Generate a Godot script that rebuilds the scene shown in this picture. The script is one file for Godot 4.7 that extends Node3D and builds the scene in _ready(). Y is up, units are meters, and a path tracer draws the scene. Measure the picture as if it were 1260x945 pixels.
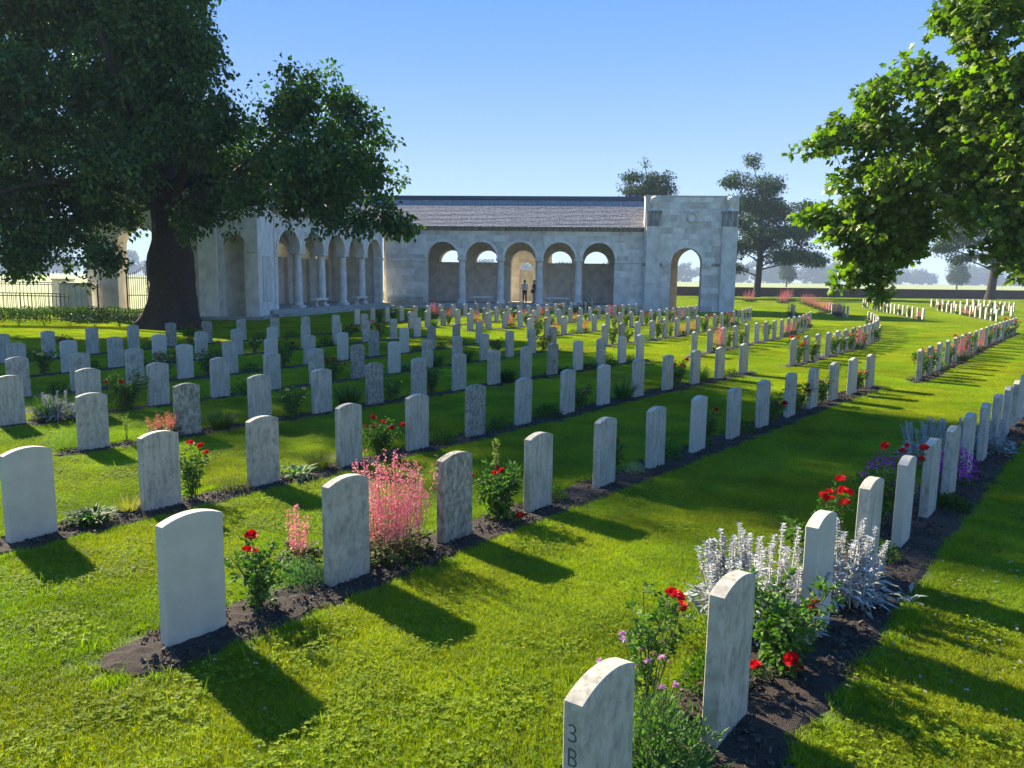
extends Node3D
# A war cemetery on a summer morning: rows of pale headstones in flower beds,
# a stone memorial with arcades behind, trees, sun from ahead and to one side.
# Plan coordinates used below: x to the side, d = metres ahead of the camera (Godot z = -d).

const FOCAL := 950.0        # pixels of the 1260 x 945 photograph
const HORIZON := 342.0
const CAM_H := 2.25
const ROLL := 0.0122

var M := {}
var rng := RandomNumberGenerator.new()
var noise := FastNoiseLite.new()
var names_taken := {}

# ------------------------------------------------------------------ plan helpers
func gy(_x: float, d: float) -> float:
	var t := clampf((d - 3.0) / 8.0, 0.0, 1.0)
	return 0.1 - 0.2 * t * t * (3.0 - 2.0 * t)

func on_ground(x: float, d: float) -> Vector3:
	return Vector3(x, gy(x, d), -d)

func at(u: float, v: float, d: float) -> Vector3:
	# the point d metres ahead on the ray through a pixel of the photograph
	var px := (u - 630.0) / FOCAL
	var py := -(v - 472.5) / FOCAL
	var c := cos(-ROLL)
	var s := sin(-ROLL)
	var x := px * c + py * s
	var y := -px * s + py * c
	var p := atan((472.5 - HORIZON) / FOCAL)
	var fy := y * cos(p) - sin(p)
	var fz := cos(p) + y * sin(p)
	return Vector3(x / fz * d, CAM_H + fy / fz * d, -d)

# ------------------------------------------------------------------ mesh builder
class MB:
	var v := PackedVector3Array()
	var n := PackedVector3Array()
	var c := PackedColorArray()
	var col := Color.WHITE
	func tri(a, b, d):
		var nn = (d - a).cross(b - a).normalized()
		for p in [a, b, d]:
			v.append(p); n.append(nn); c.append(col)
	func tri_n(a, b, d, na, nb, nd):
		v.append(a); v.append(b); v.append(d)
		n.append(na); n.append(nb); n.append(nd)
		c.append(col); c.append(col); c.append(col)
	func quad(a, b, d, e):
		tri(a, b, d); tri(a, d, e)
	func box(lo: Vector3, hi: Vector3, bevel := 0.0):
		var b = bevel
		# outward faces, optionally with chamfered edges
		var ax = [Vector3.RIGHT, Vector3.UP, Vector3.BACK]
		var ce = (lo + hi) * 0.5
		var h = (hi - lo) * 0.5
		for i in 3:
			for s in [-1.0, 1.0]:
				var u = ax[(i + 1) % 3]
				var w = ax[(i + 2) % 3]
				var hu = h[(i + 1) % 3] - b
				var hw = h[(i + 2) % 3] - b
				var o = ce + ax[i] * s * h[i]
				var p = [o - u * hu - w * hw, o + u * hu - w * hw, o + u * hu + w * hw, o - u * hu + w * hw]
				if s > 0: quad(p[0], p[3], p[2], p[1])
				else: quad(p[0], p[1], p[2], p[3])
		if b > 0.0:
			for i in 3:
				var u = ax[(i + 1) % 3]
				var w = ax[(i + 2) % 3]
				for su in [-1.0, 1.0]:
					for sw in [-1.0, 1.0]:
						var l = ax[i] * (h[i] - b)
						var p1 = ce + u * su * h[(i + 1) % 3] + w * sw * (h[(i + 2) % 3] - b)
						var p2 = ce + u * su * (h[(i + 1) % 3] - b) + w * sw * h[(i + 2) % 3]
						if su * sw > 0: quad(p1 - l, p1 + l, p2 + l, p2 - l)
						else: quad(p1 - l, p2 - l, p2 + l, p1 + l)
	func prism(poly: PackedVector2Array, z0: float, z1: float):
		# outline in the XY plane, extruded from z0 (back) to z1 (front)
		var t = Geometry2D.triangulate_polygon(poly)
		for i in range(0, t.size(), 3):
			var a = poly[t[i]]; var b = poly[t[i + 1]]; var d = poly[t[i + 2]]
			if (b - a).cross(d - a) > 0.0:
				var k = b; b = d; d = k
			tri(Vector3(a.x, a.y, z1), Vector3(b.x, b.y, z1), Vector3(d.x, d.y, z1))
			tri(Vector3(a.x, a.y, z0), Vector3(d.x, d.y, z0), Vector3(b.x, b.y, z0))
		var cw = Geometry2D.is_polygon_clockwise(poly)
		for i in poly.size():
			var a = poly[i]; var b = poly[(i + 1) % poly.size()]
			if cw:
				var k = a; a = b; b = k
			quad(Vector3(a.x, a.y, z0), Vector3(a.x, a.y, z1), Vector3(b.x, b.y, z1), Vector3(b.x, b.y, z0))
	func tube(path: Array, radii: Array, sides := 8, wob := 0.0, seed_ := 1.0, cap := true):
		var rings = []
		var up = Vector3(0.13, 0.21, 0.97).normalized()
		for i in path.size():
			var dir = (path[min(i + 1, path.size() - 1)] - path[max(i - 1, 0)]).normalized()
			if abs(dir.dot(up)) > 0.95: up = Vector3(0.9, 0.1, 0.2).normalized()
			var sx = dir.cross(up).normalized()
			var sy = sx.cross(dir).normalized()
			up = sy
			var ring = []
			for k in sides:
				var a = TAU * k / sides
				var r = radii[i] * (1.0 + wob * (0.5 * sin(a * 3.0 + i * 0.9 + seed_) + 0.35 * sin(a * 5.0 - i * 1.7 + seed_ * 2.1) + 0.3 * sin(a * 2.0 + seed_ + i * 0.4)))
				var o = sx * cos(a) + sy * sin(a)
				ring.append([path[i] + o * r, o])
			rings.append(ring)
		for i in rings.size() - 1:
			for k in sides:
				var a = rings[i][k]; var b = rings[i][(k + 1) % sides]
				var d = rings[i + 1][(k + 1) % sides]; var e = rings[i + 1][k]
				tri_n(a[0], b[0], d[0], a[1], b[1], d[1])
				tri_n(a[0], d[0], e[0], a[1], d[1], e[1])
		if cap:
			for q in [0, rings.size() - 1]:
				for k in sides:
					tri(path[q], rings[q][k][0], rings[q][(k + 1) % sides][0])
	func lathe(prof: Array, sides := 16, origin := Vector3.ZERO):
		# prof: Vector2(radius, height)
		for i in prof.size() - 1:
			var p = prof[i]; var q = prof[i + 1]
			var sl = Vector2(q.y - p.y, p.x - q.x).normalized()
			for k in sides:
				var a0 = TAU * k / sides; var a1 = TAU * (k + 1) / sides
				var d0 = Vector3(cos(a0), 0, sin(a0)); var d1 = Vector3(cos(a1), 0, sin(a1))
				var n0 = d0 * sl.x + Vector3.UP * sl.y; var n1 = d1 * sl.x + Vector3.UP * sl.y
				var A = origin + d0 * p.x + Vector3.UP * p.y; var B = origin + d1 * p.x + Vector3.UP * p.y
				var C = origin + d1 * q.x + Vector3.UP * q.y; var D = origin + d0 * q.x + Vector3.UP * q.y
				if p.x > 0.0: tri_n(A, B, C, n0, n1, n1)
				if q.x > 0.0: tri_n(A, C, D, n0, n1, n0)
	func leaf(base: Vector3, dir: Vector3, side: Vector3, len_: float, wid: float, fold := 0.25, curl := 0.15):
		# a pointed leaf of four faces, folded along its midrib and drooping at the tip
		var nn = side.cross(dir).normalized()
		var m = base + dir * len_ * 0.45
		var t = base + dir * len_ - nn * len_ * curl
		var l = m + side * wid * 0.5 + nn * wid * fold
		var r = m - side * wid * 0.5 + nn * wid * fold
		tri(base, l, m); tri(l, t, m)
		tri(base, m, r); tri(m, t, r)
	func blade(base: Vector3, dir: Vector3, bend: Vector3, len_: float, wid: float, segs := 2):
		var side = dir.cross(bend)
		side = Vector3(side.x, 0, side.z)
		if side.length() < 0.001: side = Vector3.RIGHT
		side = side.normalized()
		var prev_l = base - side * wid * 0.5
		var prev_r = base + side * wid * 0.5
		for i in segs:
			var t = float(i + 1) / segs
			var p = base + dir * len_ * t + bend * len_ * t * t
			if i == segs - 1:
				tri(prev_l, p, prev_r)
			else:
				var w = wid * (1.0 - 0.45 * t)
				var l = p - side * w * 0.5
				var r = p + side * w * 0.5
				quad(prev_l, l, r, prev_r)
				prev_l = l; prev_r = r
	func mesh(mat) -> ArrayMesh:
		var a = []
		a.resize(Mesh.ARRAY_MAX)
		a[Mesh.ARRAY_VERTEX] = v; a[Mesh.ARRAY_NORMAL] = n; a[Mesh.ARRAY_COLOR] = c
		var m = ArrayMesh.new()
		m.add_surface_from_arrays(Mesh.PRIMITIVE_TRIANGLES, a)
		m.surface_set_material(0, mat)
		return m

# ------------------------------------------------------------------ scene helpers
func numbered(called: String) -> String:
	var k: int = names_taken.get(called, 0)
	names_taken[called] = k + 1
	return called if k == 0 else "%s_%03d" % [called, k]

func tag(o, label: String, category: String, group := ""):
	o.set_meta("label", label)
	o.set_meta("category", category)
	if group != "": o.set_meta("group", group)
	return o

func thing(called: String, label: String, category: String, pos := Vector3.ZERO, yaw := 0.0, group := "") -> Node3D:
	var o := Node3D.new()
	o.name = numbered(called)
	add_child(o)
	o.position = pos
	o.rotation.y = yaw
	tag(o, label, category, group)
	return o

func part(parent, called: String, m: Mesh, xf := Transform3D.IDENTITY) -> MeshInstance3D:
	var o := MeshInstance3D.new()
	o.name = numbered(called) if parent == self else called
	o.mesh = m
	o.transform = xf
	parent.add_child(o, true)
	return o

func structure(called: String, m: Mesh) -> MeshInstance3D:
	var o := part(self, called, m)
	o.set_meta("kind", "structure")
	return o

func scatter(parent, called: String, m: Mesh, xfs: Array, cols: Array) -> MultiMeshInstance3D:
	var mm := MultiMesh.new()
	mm.transform_format = MultiMesh.TRANSFORM_3D
	mm.use_colors = true
	mm.mesh = m
	mm.instance_count = xfs.size()
	for i in xfs.size():
		mm.set_instance_transform(i, xfs[i])
		mm.set_instance_color(i, cols[i])
	var o := MultiMeshInstance3D.new()
	o.name = numbered(called) if parent == self else called
	o.multimesh = mm
	parent.add_child(o, true)
	return o

func rnd(a: float, b: float) -> float:
	return rng.randf_range(a, b)

func rdir() -> Vector3:
	var z := rnd(-1, 1)
	var a := rnd(0, TAU)
	var r := sqrt(1.0 - z * z)
	return Vector3(r * cos(a), z, r * sin(a))

func lin(r: float, g: float, b: float) -> Color:
	return Color(r, g, b)

# ------------------------------------------------------------------ materials
func ramp(cols: Array, offs: Array) -> Gradient:
	var g := Gradient.new()
	g.offsets = PackedFloat32Array(offs)
	g.colors = PackedColorArray(cols)
	return g

func ntex(freq: float, g: Gradient, seed_: int, size := 512, octaves := 5, type := FastNoiseLite.TYPE_SIMPLEX_SMOOTH, normal := false, bump := 4.0) -> NoiseTexture2D:
	var f := FastNoiseLite.new()
	f.noise_type = type
	f.seed = seed_
	f.frequency = freq
	f.fractal_octaves = octaves
	var t := NoiseTexture2D.new()
	t.width = size; t.height = size
	t.seamless = true
	t.noise = f
	if normal:
		t.as_normal_map = true
		t.bump_strength = bump
	else:
		t.color_ramp = g
	return t

func stone_mat(dark: Color, mid: Color, light: Color, seed_: int, scale: Vector3, spot := 0.0, spot_tone := 0.86) -> StandardMaterial3D:
	var m := StandardMaterial3D.new()
	m.albedo_texture = ntex(0.012, ramp([dark, dark.lerp(mid, 0.55), mid, light], [0.0, 0.30, 0.52, 1.0]), seed_, 512, 6)
	m.uv1_triplanar = true
	m.uv1_world_triplanar = true
	m.uv1_scale = scale
	m.roughness = 0.92
	m.normal_enabled = true
	m.normal_texture = ntex(0.05, null, seed_ + 9, 256, 4, FastNoiseLite.TYPE_SIMPLEX_SMOOTH, true, 2.0)
	m.normal_scale = 0.35
	if spot > 0.0:
		# lichen and soot spots with hard outlines
		m.detail_enabled = true
		m.detail_blend_mode = BaseMaterial3D.BLEND_MODE_MUL
		m.detail_uv_layer = BaseMaterial3D.DETAIL_UV_2
		m.uv2_triplanar = true
		m.uv2_world_triplanar = true
		m.uv2_scale = Vector3(2.2, 1.1, 2.2)
		var a := Color(spot_tone, spot_tone * 0.995, spot_tone * 0.96)
		m.detail_albedo = ntex(0.02, ramp([a, a.lerp(Color.WHITE, 0.25), Color.WHITE, Color.WHITE], [0.0, 0.5 - 0.24 * (1.0 - spot), 0.56 - 0.24 * (1.0 - spot), 1.0]), seed_ + 31, 512, 5)
	return m

func vc_mat(rough: float, backlight := Color.BLACK, spec := 0.5) -> StandardMaterial3D:
	var m := StandardMaterial3D.new()
	m.vertex_color_use_as_albedo = true
	m.roughness = rough
	m.metallic_specular = spec
	m.cull_mode = BaseMaterial3D.CULL_DISABLED
	if backlight != Color.BLACK:
		m.backlight_enabled = true
		m.backlight = backlight
	return m

func make_materials():
	# headstones: Portland stone, some clean, some streaked, some mottled with lichen
	M.stone = [
		stone_mat(Color(0.69, 0.665, 0.60), Color(0.735, 0.71, 0.64), Color(0.775, 0.755, 0.69), 3, Vector3(1.1, 0.8, 1.1)),
		stone_mat(Color(0.56, 0.54, 0.475), Color(0.705, 0.68, 0.61), Color(0.77, 0.745, 0.675), 5, Vector3(3.4, 0.4, 3.4), 0.3),
		stone_mat(Color(0.55, 0.53, 0.47), Color(0.69, 0.665, 0.595), Color(0.76, 0.735, 0.665), 8, Vector3(2.2, 0.7, 2.2), 0.5),
		stone_mat(Color(0.42, 0.405, 0.36), Color(0.64, 0.62, 0.555), Color(0.74, 0.715, 0.645), 12, Vector3(2.6, 0.9, 2.6), 0.7, 0.76),
	]
	# memorial masonry
	M.wall = []
	for i in 4:
		var k: float = [0.02, 0.045, -0.01, -0.05][i]
		M.wall.append(stone_mat(Color(0.72 + k, 0.705 + k, 0.66 + k), Color(0.82 + k, 0.805 + k, 0.76 + k), Color(0.87 + k, 0.86 + k, 0.82 + k), 20 + i, Vector3(0.22, 0.16, 0.22)))
	M.wall_in = stone_mat(Color(0.72, 0.69, 0.635), Color(0.82, 0.79, 0.735), Color(0.87, 0.845, 0.79), 27, Vector3(0.2, 0.2, 0.2))
	M.stained = stone_mat(Color(0.38, 0.375, 0.36), Color(0.56, 0.55, 0.52), Color(0.74, 0.725, 0.68), 33, Vector3(0.5, 0.12, 0.5))
	M.pave = stone_mat(Color(0.55, 0.53, 0.48), Color(0.66, 0.64, 0.58), Color(0.72, 0.70, 0.64), 36, Vector3(0.3, 0.3, 0.3))
	# roof tiles with pale lichen specks
	M.tile = []
	for i in 3:
		var k: float = [0.0, 0.03, -0.03][i]
		var t := stone_mat(Color(0.33 + k, 0.29 + k, 0.265 + k), Color(0.43 + k, 0.385 + k, 0.36 + k), Color(0.52 + k, 0.475 + k, 0.45 + k), 40 + i, Vector3(0.25, 0.25, 0.25))
		t.albedo_texture = ntex(0.06, ramp([Color(0.40 + k, 0.375 + k, 0.36 + k), Color(0.49 + k, 0.46 + k, 0.44 + k), Color(0.55 + k, 0.52 + k, 0.50 + k), Color(0.86, 0.86, 0.83)], [0.0, 0.5, 0.60, 0.72]), 44 + i, 512, 4)
		t.uv1_scale = Vector3(0.30, 0.30, 0.30)
		M.tile.append(t)
	var lead := StandardMaterial3D.new()
	lead.albedo_color = Color(0.25, 0.28, 0.34)
	lead.roughness = 0.45
	lead.metallic = 0.35
	M.lead = lead
	# ground
	var lawn := StandardMaterial3D.new()
	lawn.albedo_texture = ntex(0.02, ramp([Color(0.20, 0.27, 0.04), Color(0.28, 0.36, 0.06), Color(0.34, 0.42, 0.075), Color(0.40, 0.44, 0.11)], [0.0, 0.42, 0.66, 1.0]), 51, 1024, 6)
	lawn.uv1_triplanar = true; lawn.uv1_world_triplanar = true
	lawn.uv1_scale = Vector3(0.23, 0.23, 0.23)
	lawn.detail_enabled = true
	lawn.detail_blend_mode = BaseMaterial3D.BLEND_MODE_MUL
	lawn.detail_uv_layer = BaseMaterial3D.DETAIL_UV_2
	lawn.uv2_triplanar = true; lawn.uv2_world_triplanar = true
	lawn.uv2_scale = Vector3(0.9, 0.9, 0.9)
	lawn.detail_albedo = ntex(0.09, ramp([Color(0.62, 0.62, 0.55), Color(0.9, 0.92, 0.85), Color.WHITE], [0.0, 0.5, 1.0]), 53, 512, 4)
	lawn.roughness = 0.95
	M.lawn = lawn
	var field := StandardMaterial3D.new()
	field.albedo_texture = ntex(0.01, ramp([Color(0.50, 0.53, 0.28), Color(0.57, 0.60, 0.34), Color(0.62, 0.63, 0.40)], [0.0, 0.5, 1.0]), 57, 512, 5)
	field.uv1_triplanar = true; field.uv1_world_triplanar = true
	field.uv1_scale = Vector3(0.012, 0.012, 0.06)
	field.roughness = 1.0
	M.field = field
	var soil := StandardMaterial3D.new()
	soil.albedo_texture = ntex(0.08, ramp([Color(0.10, 0.08, 0.062), Color(0.20, 0.16, 0.125), Color(0.33, 0.275, 0.22)], [0.0, 0.5, 1.0]), 61, 512, 5)
	soil.uv1_triplanar = true; soil.uv1_world_triplanar = true
	soil.uv1_scale = Vector3(1.7, 1.7, 1.7)
	soil.roughness = 1.0
	soil.normal_enabled = true
	soil.normal_texture = ntex(0.12, null, 63, 512, 4, FastNoiseLite.TYPE_SIMPLEX_SMOOTH, true, 8.0)
	M.soil = soil
	var bark := StandardMaterial3D.new()
	bark.albedo_texture = ntex(0.03, ramp([Color(0.13, 0.105, 0.085), Color(0.26, 0.215, 0.175), Color(0.37, 0.32, 0.27)], [0.0, 0.5, 1.0]), 71, 512, 5)
	bark.uv1_triplanar = true; bark.uv1_world_triplanar = true
	bark.uv1_scale = Vector3(1.6, 0.35, 1.6)
	bark.roughness = 1.0
	bark.normal_enabled = true
	bark.normal_texture = ntex(0.05, null, 73, 512, 4, FastNoiseLite.TYPE_SIMPLEX_SMOOTH, true, 14.0)
	M.bark = bark
	var brick := stone_mat(Color(0.27, 0.19, 0.15), Color(0.36, 0.25, 0.20), Color(0.45, 0.33, 0.27), 77, Vector3(0.5, 1.2, 0.5))
	M.brick = brick
	var iron := StandardMaterial3D.new()
	iron.albedo_color = Color(0.09, 0.095, 0.10)
	iron.roughness = 0.8
	M.iron = iron
	var letter := StandardMaterial3D.new()
	letter.albedo_color = Color(0.33, 0.33, 0.31)
	letter.roughness = 0.95
	M.letter = letter
	# living things: colour comes from the vertices
	M.grass = vc_mat(0.7, Color(0.95, 1.0, 0.30), 0.2)
	M.leaf = vc_mat(0.45, Color(0.85, 1.0, 0.3), 0.45)
	M.leaf_dull = vc_mat(0.7, Color(0.35, 0.42, 0.18), 0.3)
	M.herb = vc_mat(0.6, Color(0.75, 0.9, 0.3), 0.25)
	M.woolly = vc_mat(0.95, Color(0.45, 0.45, 0.42), 0.1)
	M.petal = vc_mat(0.6, Color(0.8, 0.7, 0.7), 0.25)
	M.matte = vc_mat(0.9)

# ------------------------------------------------------------------ memorial
func frame(ax: float, ad: float, bx: float, bd: float) -> Transform3D:
	# local X runs from a to b along the wall, local Z looks out of its face
	var x := Vector3(bx - ax, 0, -(bd - ad)).normalized()
	return Transform3D(Basis(x, Vector3.UP, x.cross(Vector3.UP)), Vector3(ax, 0, -ad))

func arc_pts(cx: float, cy: float, r: float, a0: float, a1: float, k: int) -> Array:
	var o := []
	for i in k + 1:
		var a := lerpf(a0, a1, float(i) / k)
		o.append(Vector2(cx + r * cos(a), cy + r * sin(a)))
	return o

func arcade_outline(x0: float, x1: float, y0: float, y1: float, spring: float, r: float, centres: Array, ends_to_floor: bool, floor_open := []) -> PackedVector2Array:
	# a wall with arches cut into its foot, as one outline, run anticlockwise from the lower left
	var p := PackedVector2Array()
	var low := y0 if ends_to_floor else spring
	p.append(Vector2(x0, low))
	for c in centres:
		if ends_to_floor and c == centres[0]: p.append(Vector2(c - r, low))
		for q in arc_pts(c, spring, r, PI, 0.0, 16): p.append(q)
		if ends_to_floor and c == centres[-1]: p.append(Vector2(c + r, low))
	p.append(Vector2(x1, low))
	p.append(Vector2(x1, y1))
	p.append(Vector2(x0, y1))
	return p

func archivolt(cx: float, cy: float, r: float, w: float, z0: float, z1: float) -> MB:
	var b := MB.new()
	var poly := PackedVector2Array()
	for q in arc_pts(cx, cy, r, 0.0, PI, 24): poly.append(q)
	for q in arc_pts(cx, cy, r + w, PI, 0.0, 24): poly.append(q)
	b.prism(poly, z0, z1)
	return b

func ashlar(parent: Node3D, outline: PackedVector2Array, x0: float, x1: float, y0: float, y1: float, course: float, length: float, seed_: int):
	# dressed blocks with open joints, each cut to the wall's outline and a little proud or shy of its neighbours
	var r := RandomNumberGenerator.new()
	r.seed = seed_
	var y := y0
	var row := 0
	while y < y1 - 0.05:
		var h := minf(course * r.randf_range(0.92, 1.08), y1 - y)
		var x := x0 - r.randf_range(0.1, 0.9) * length
		while x < x1:
			var l := length * r.randf_range(0.75, 1.3)
			var a := Vector2(maxf(x, x0) + 0.01, y + 0.01)
			var b := Vector2(minf(x + l, x1) - 0.01, y + h - 0.01)
			x += l
			if b.x - a.x < 0.05: continue
			var rect := PackedVector2Array([a, Vector2(b.x, a.y), b, Vector2(a.x, b.y)])
			for piece in Geometry2D.intersect_polygons(rect, outline):
				if piece.size() < 3: continue
				var area := 0.0
				for i in piece.size(): area += piece[i].cross(piece[(i + 1) % piece.size()])
				if absf(area) < 0.02: continue
				var mb := MB.new()
				mb.prism(piece, 0.002, 0.024 + r.randf_range(0.0, 0.014))
				part(parent, "ashlar_block", mb.mesh(M.wall[[0, 0, 1, 1, 2, 2, 3, 3][r.randi() % 8]]))
		y += h
		row += 1

func column_mesh() -> ArrayMesh:
	var b := MB.new()
	b.box(Vector3(-0.33, 0.0, -0.33), Vector3(0.33, 0.14, 0.33), 0.01)
	b.lathe([Vector2(0.32, 0.14), Vector2(0.335, 0.19), Vector2(0.31, 0.25), Vector2(0.275, 0.29), Vector2(0.27, 0.34), Vector2(0.272, 1.2), Vector2(0.255, 2.2), Vector2(0.235, 3.0), Vector2(0.255, 3.02), Vector2(0.255, 3.06), Vector2(0.24, 3.08), Vector2(0.25, 3.14), Vector2(0.32, 3.22)], 20)
	b.box(Vector3(-0.335, 3.22, -0.335), Vector3(0.335, 3.418, 0.335), 0.012)
	return b.mesh(M.wall[0])

func gallery(root: Node3D, xf: Transform3D, length: float, centres: Array, roof_from: float, roof_to: float, blocks_seed: int, open_bay: int):
	var R := 1.18
	var SP := 3.72
	var FL := 0.3
	# front wall carried by the columns
	var line := arcade_outline(0, length, FL, 5.72, SP, R, centres, true)
	var b := MB.new()
	b.prism(line, -0.62, 0.0)
	var wall := part(root, "arcade_wall", b.mesh(M.wall[0]), xf)
	if blocks_seed > 0:
		var inner := line
		ashlar(wall, inner, 0.0, length, FL, 5.72, 0.52, 1.25, blocks_seed)
	for i in centres.size() - 1:
		var cxx: float = (centres[i] + centres[i + 1]) * 0.5
		part(root, "column", column_mesh(), xf * Transform3D(Basis.IDENTITY, Vector3(cxx, FL, -0.31)))
	for c in centres:
		part(root, "archivolt", archivolt(c, SP, R, 0.17, -0.05, 0.06).mesh(M.wall[1]), xf)
	# impost moulding on the solid ends
	for e in [[0.0, centres[0] - R], [centres[-1] + R, length]]:
		b = MB.new()
		b.box(Vector3(e[0] + 0.003, 3.42, -0.02), Vector3(e[1] - 0.003, 3.6, 0.07), 0.01)
		part(root, "impost_moulding", b.mesh(M.wall[2]), xf)
	# cornice in two steps and gutter
	b = MB.new()
	b.box(Vector3(roof_from + 0.2, 5.723, -0.6), Vector3(roof_to - 0.2, 5.84, 0.10), 0.015)
	b.box(Vector3(roof_from + 0.1, 5.843, -0.6), Vector3(roof_to - 0.1, 5.98, 0.24), 0.02)
	part(root, "cornice", b.mesh(M.stained), xf)
	# roof: courses of tiles lapping one another, up to a lead-capped ridge
	var lo := Vector2(0.42, 5.99)
	var hi := Vector2(-4.0, 8.45)
	var nrow := 22
	for k in nrow:
		b = MB.new()
		var t0 := float(k) / nrow
		var t1 := float(k + 1) / nrow + 0.012
		var p0 := lo.lerp(hi, t0)
		var p1 := lo.lerp(hi, t1)
		var up := Vector2(0.0, 0.045)
		var r := RandomNumberGenerator.new()
		r.seed = 400 + k
		var x := roof_from + (0.16 if k % 2 else 0.0)
		while x < roof_to - 0.05:
			var x1 := minf(x + 0.32, roof_to)
			var e := r.randf_range(-0.008, 0.012)
			var A := Vector3(x, p0.y + up.y + e, p0.x); var B := Vector3(x1 - 0.012, p0.y + up.y + e, p0.x)
			var C := Vector3(x1 - 0.012, p1.y + 0.004, p1.x); var D := Vector3(x, p1.y + 0.004, p1.x)
			b.quad(A, D, C, B)
			b.quad(A, B, Vector3(B.x, p0.y - 0.01, p0.x), Vector3(A.x, p0.y - 0.01, p0.x))
			x = x1
		var row := part(root, "tile_course", b.mesh(M.tile[k % 3]), xf)
		row.set_meta("kind", "stuff")
	b = MB.new()
	var under := PackedVector2Array([Vector2(-0.4, 5.98), Vector2(4.0, 8.42), Vector2(8.6, 5.98)])
	b.prism(under, 0.0, roof_to - roof_from)
	part(root, "roof_core", b.mesh(M.tile[1]), xf * Transform3D(Basis(Vector3(0, 0, -1), Vector3.UP, Vector3.RIGHT), Vector3(roof_from, 0, 0)))
	b = MB.new()
	b.box(Vector3(roof_from - 0.1, 8.33, -4.35), Vector3(roof_to + 0.1, 8.66, -3.72), 0.05)
	part(root, "ridge_capping", b.mesh(M.lead), xf)
	# rear wall, thick, with lunettes above blank panels
	b = MB.new()
	b.prism(arcade_outline(-0.3, length + 0.3, FL, 5.6, 3.45, 0.98, centres, false), -5.6, -4.2)
	part(root, "rear_wall", b.mesh(M.wall_in), xf)
	for i in centres.size():
		var c: float = centres[i]
		if i == open_bay:
			continue
		b = MB.new()
		b.box(Vector3(c - 0.99, FL, -5.2), Vector3(c + 0.99, 3.36, -4.5), 0.01)
		b.box(Vector3(c - 0.99, 3.363, -5.26), Vector3(c + 0.99, 3.47, -4.42), 0.01)
		part(root, "panel_wall", b.mesh(M.wall_in), xf)
	for i in centres.size() + 1:
		var a: float = -0.3 if i == 0 else centres[i - 1] + 0.99
		var z: float = length + 0.3 if i == centres.size() else centres[i] - 0.99
		b = MB.new()
		b.box(Vector3(a, FL, -5.59), Vector3(z, 3.447, -4.21), 0.012)
		part(root, "rear_pier", b.mesh(M.wall_in), xf)
	# flat ceiling on a cross arch at each column
	b = MB.new()
	b.box(Vector3(-0.29, 5.45, -4.198), Vector3(length + 0.29, 5.59, -0.622))
	part(root, "ceiling", b.mesh(M.wall_in), xf)
	for e in [[-0.3, 0.1], [length - 0.1, length + 0.3]]:
		b = MB.new()
		b.box(Vector3(e[0], FL, -4.197), Vector3(e[1], 5.447, -0.623))
		part(root, "end_wall", b.mesh(M.wall_in), xf)
	for i in centres.size() - 1:
		var cxx: float = (centres[i] + centres[i + 1]) * 0.5
		b = MB.new()
		b.prism(arcade_outline(0.625, 4.195, FL, 5.445, 3.65, 1.62, [2.41], false), -0.22, 0.22)
		part(root, "cross_arch", b.mesh(M.wall_in), xf * Transform3D(Basis(Vector3(0, 0, -1), Vector3.UP, Vector3.RIGHT), Vector3(cxx, 0, 0)))
	# platform
	b = MB.new()
	b.box(Vector3(-1.2, -0.16, -7.2), Vector3(length + 0.2, 0.3, 0.55), 0.015)
	b.box(Vector3(-1.2, -0.16, 0.553), Vector3(length + 0.2, 0.1, 0.95), 0.015)
	part(root, "platform", b.mesh(M.pave), xf)

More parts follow.
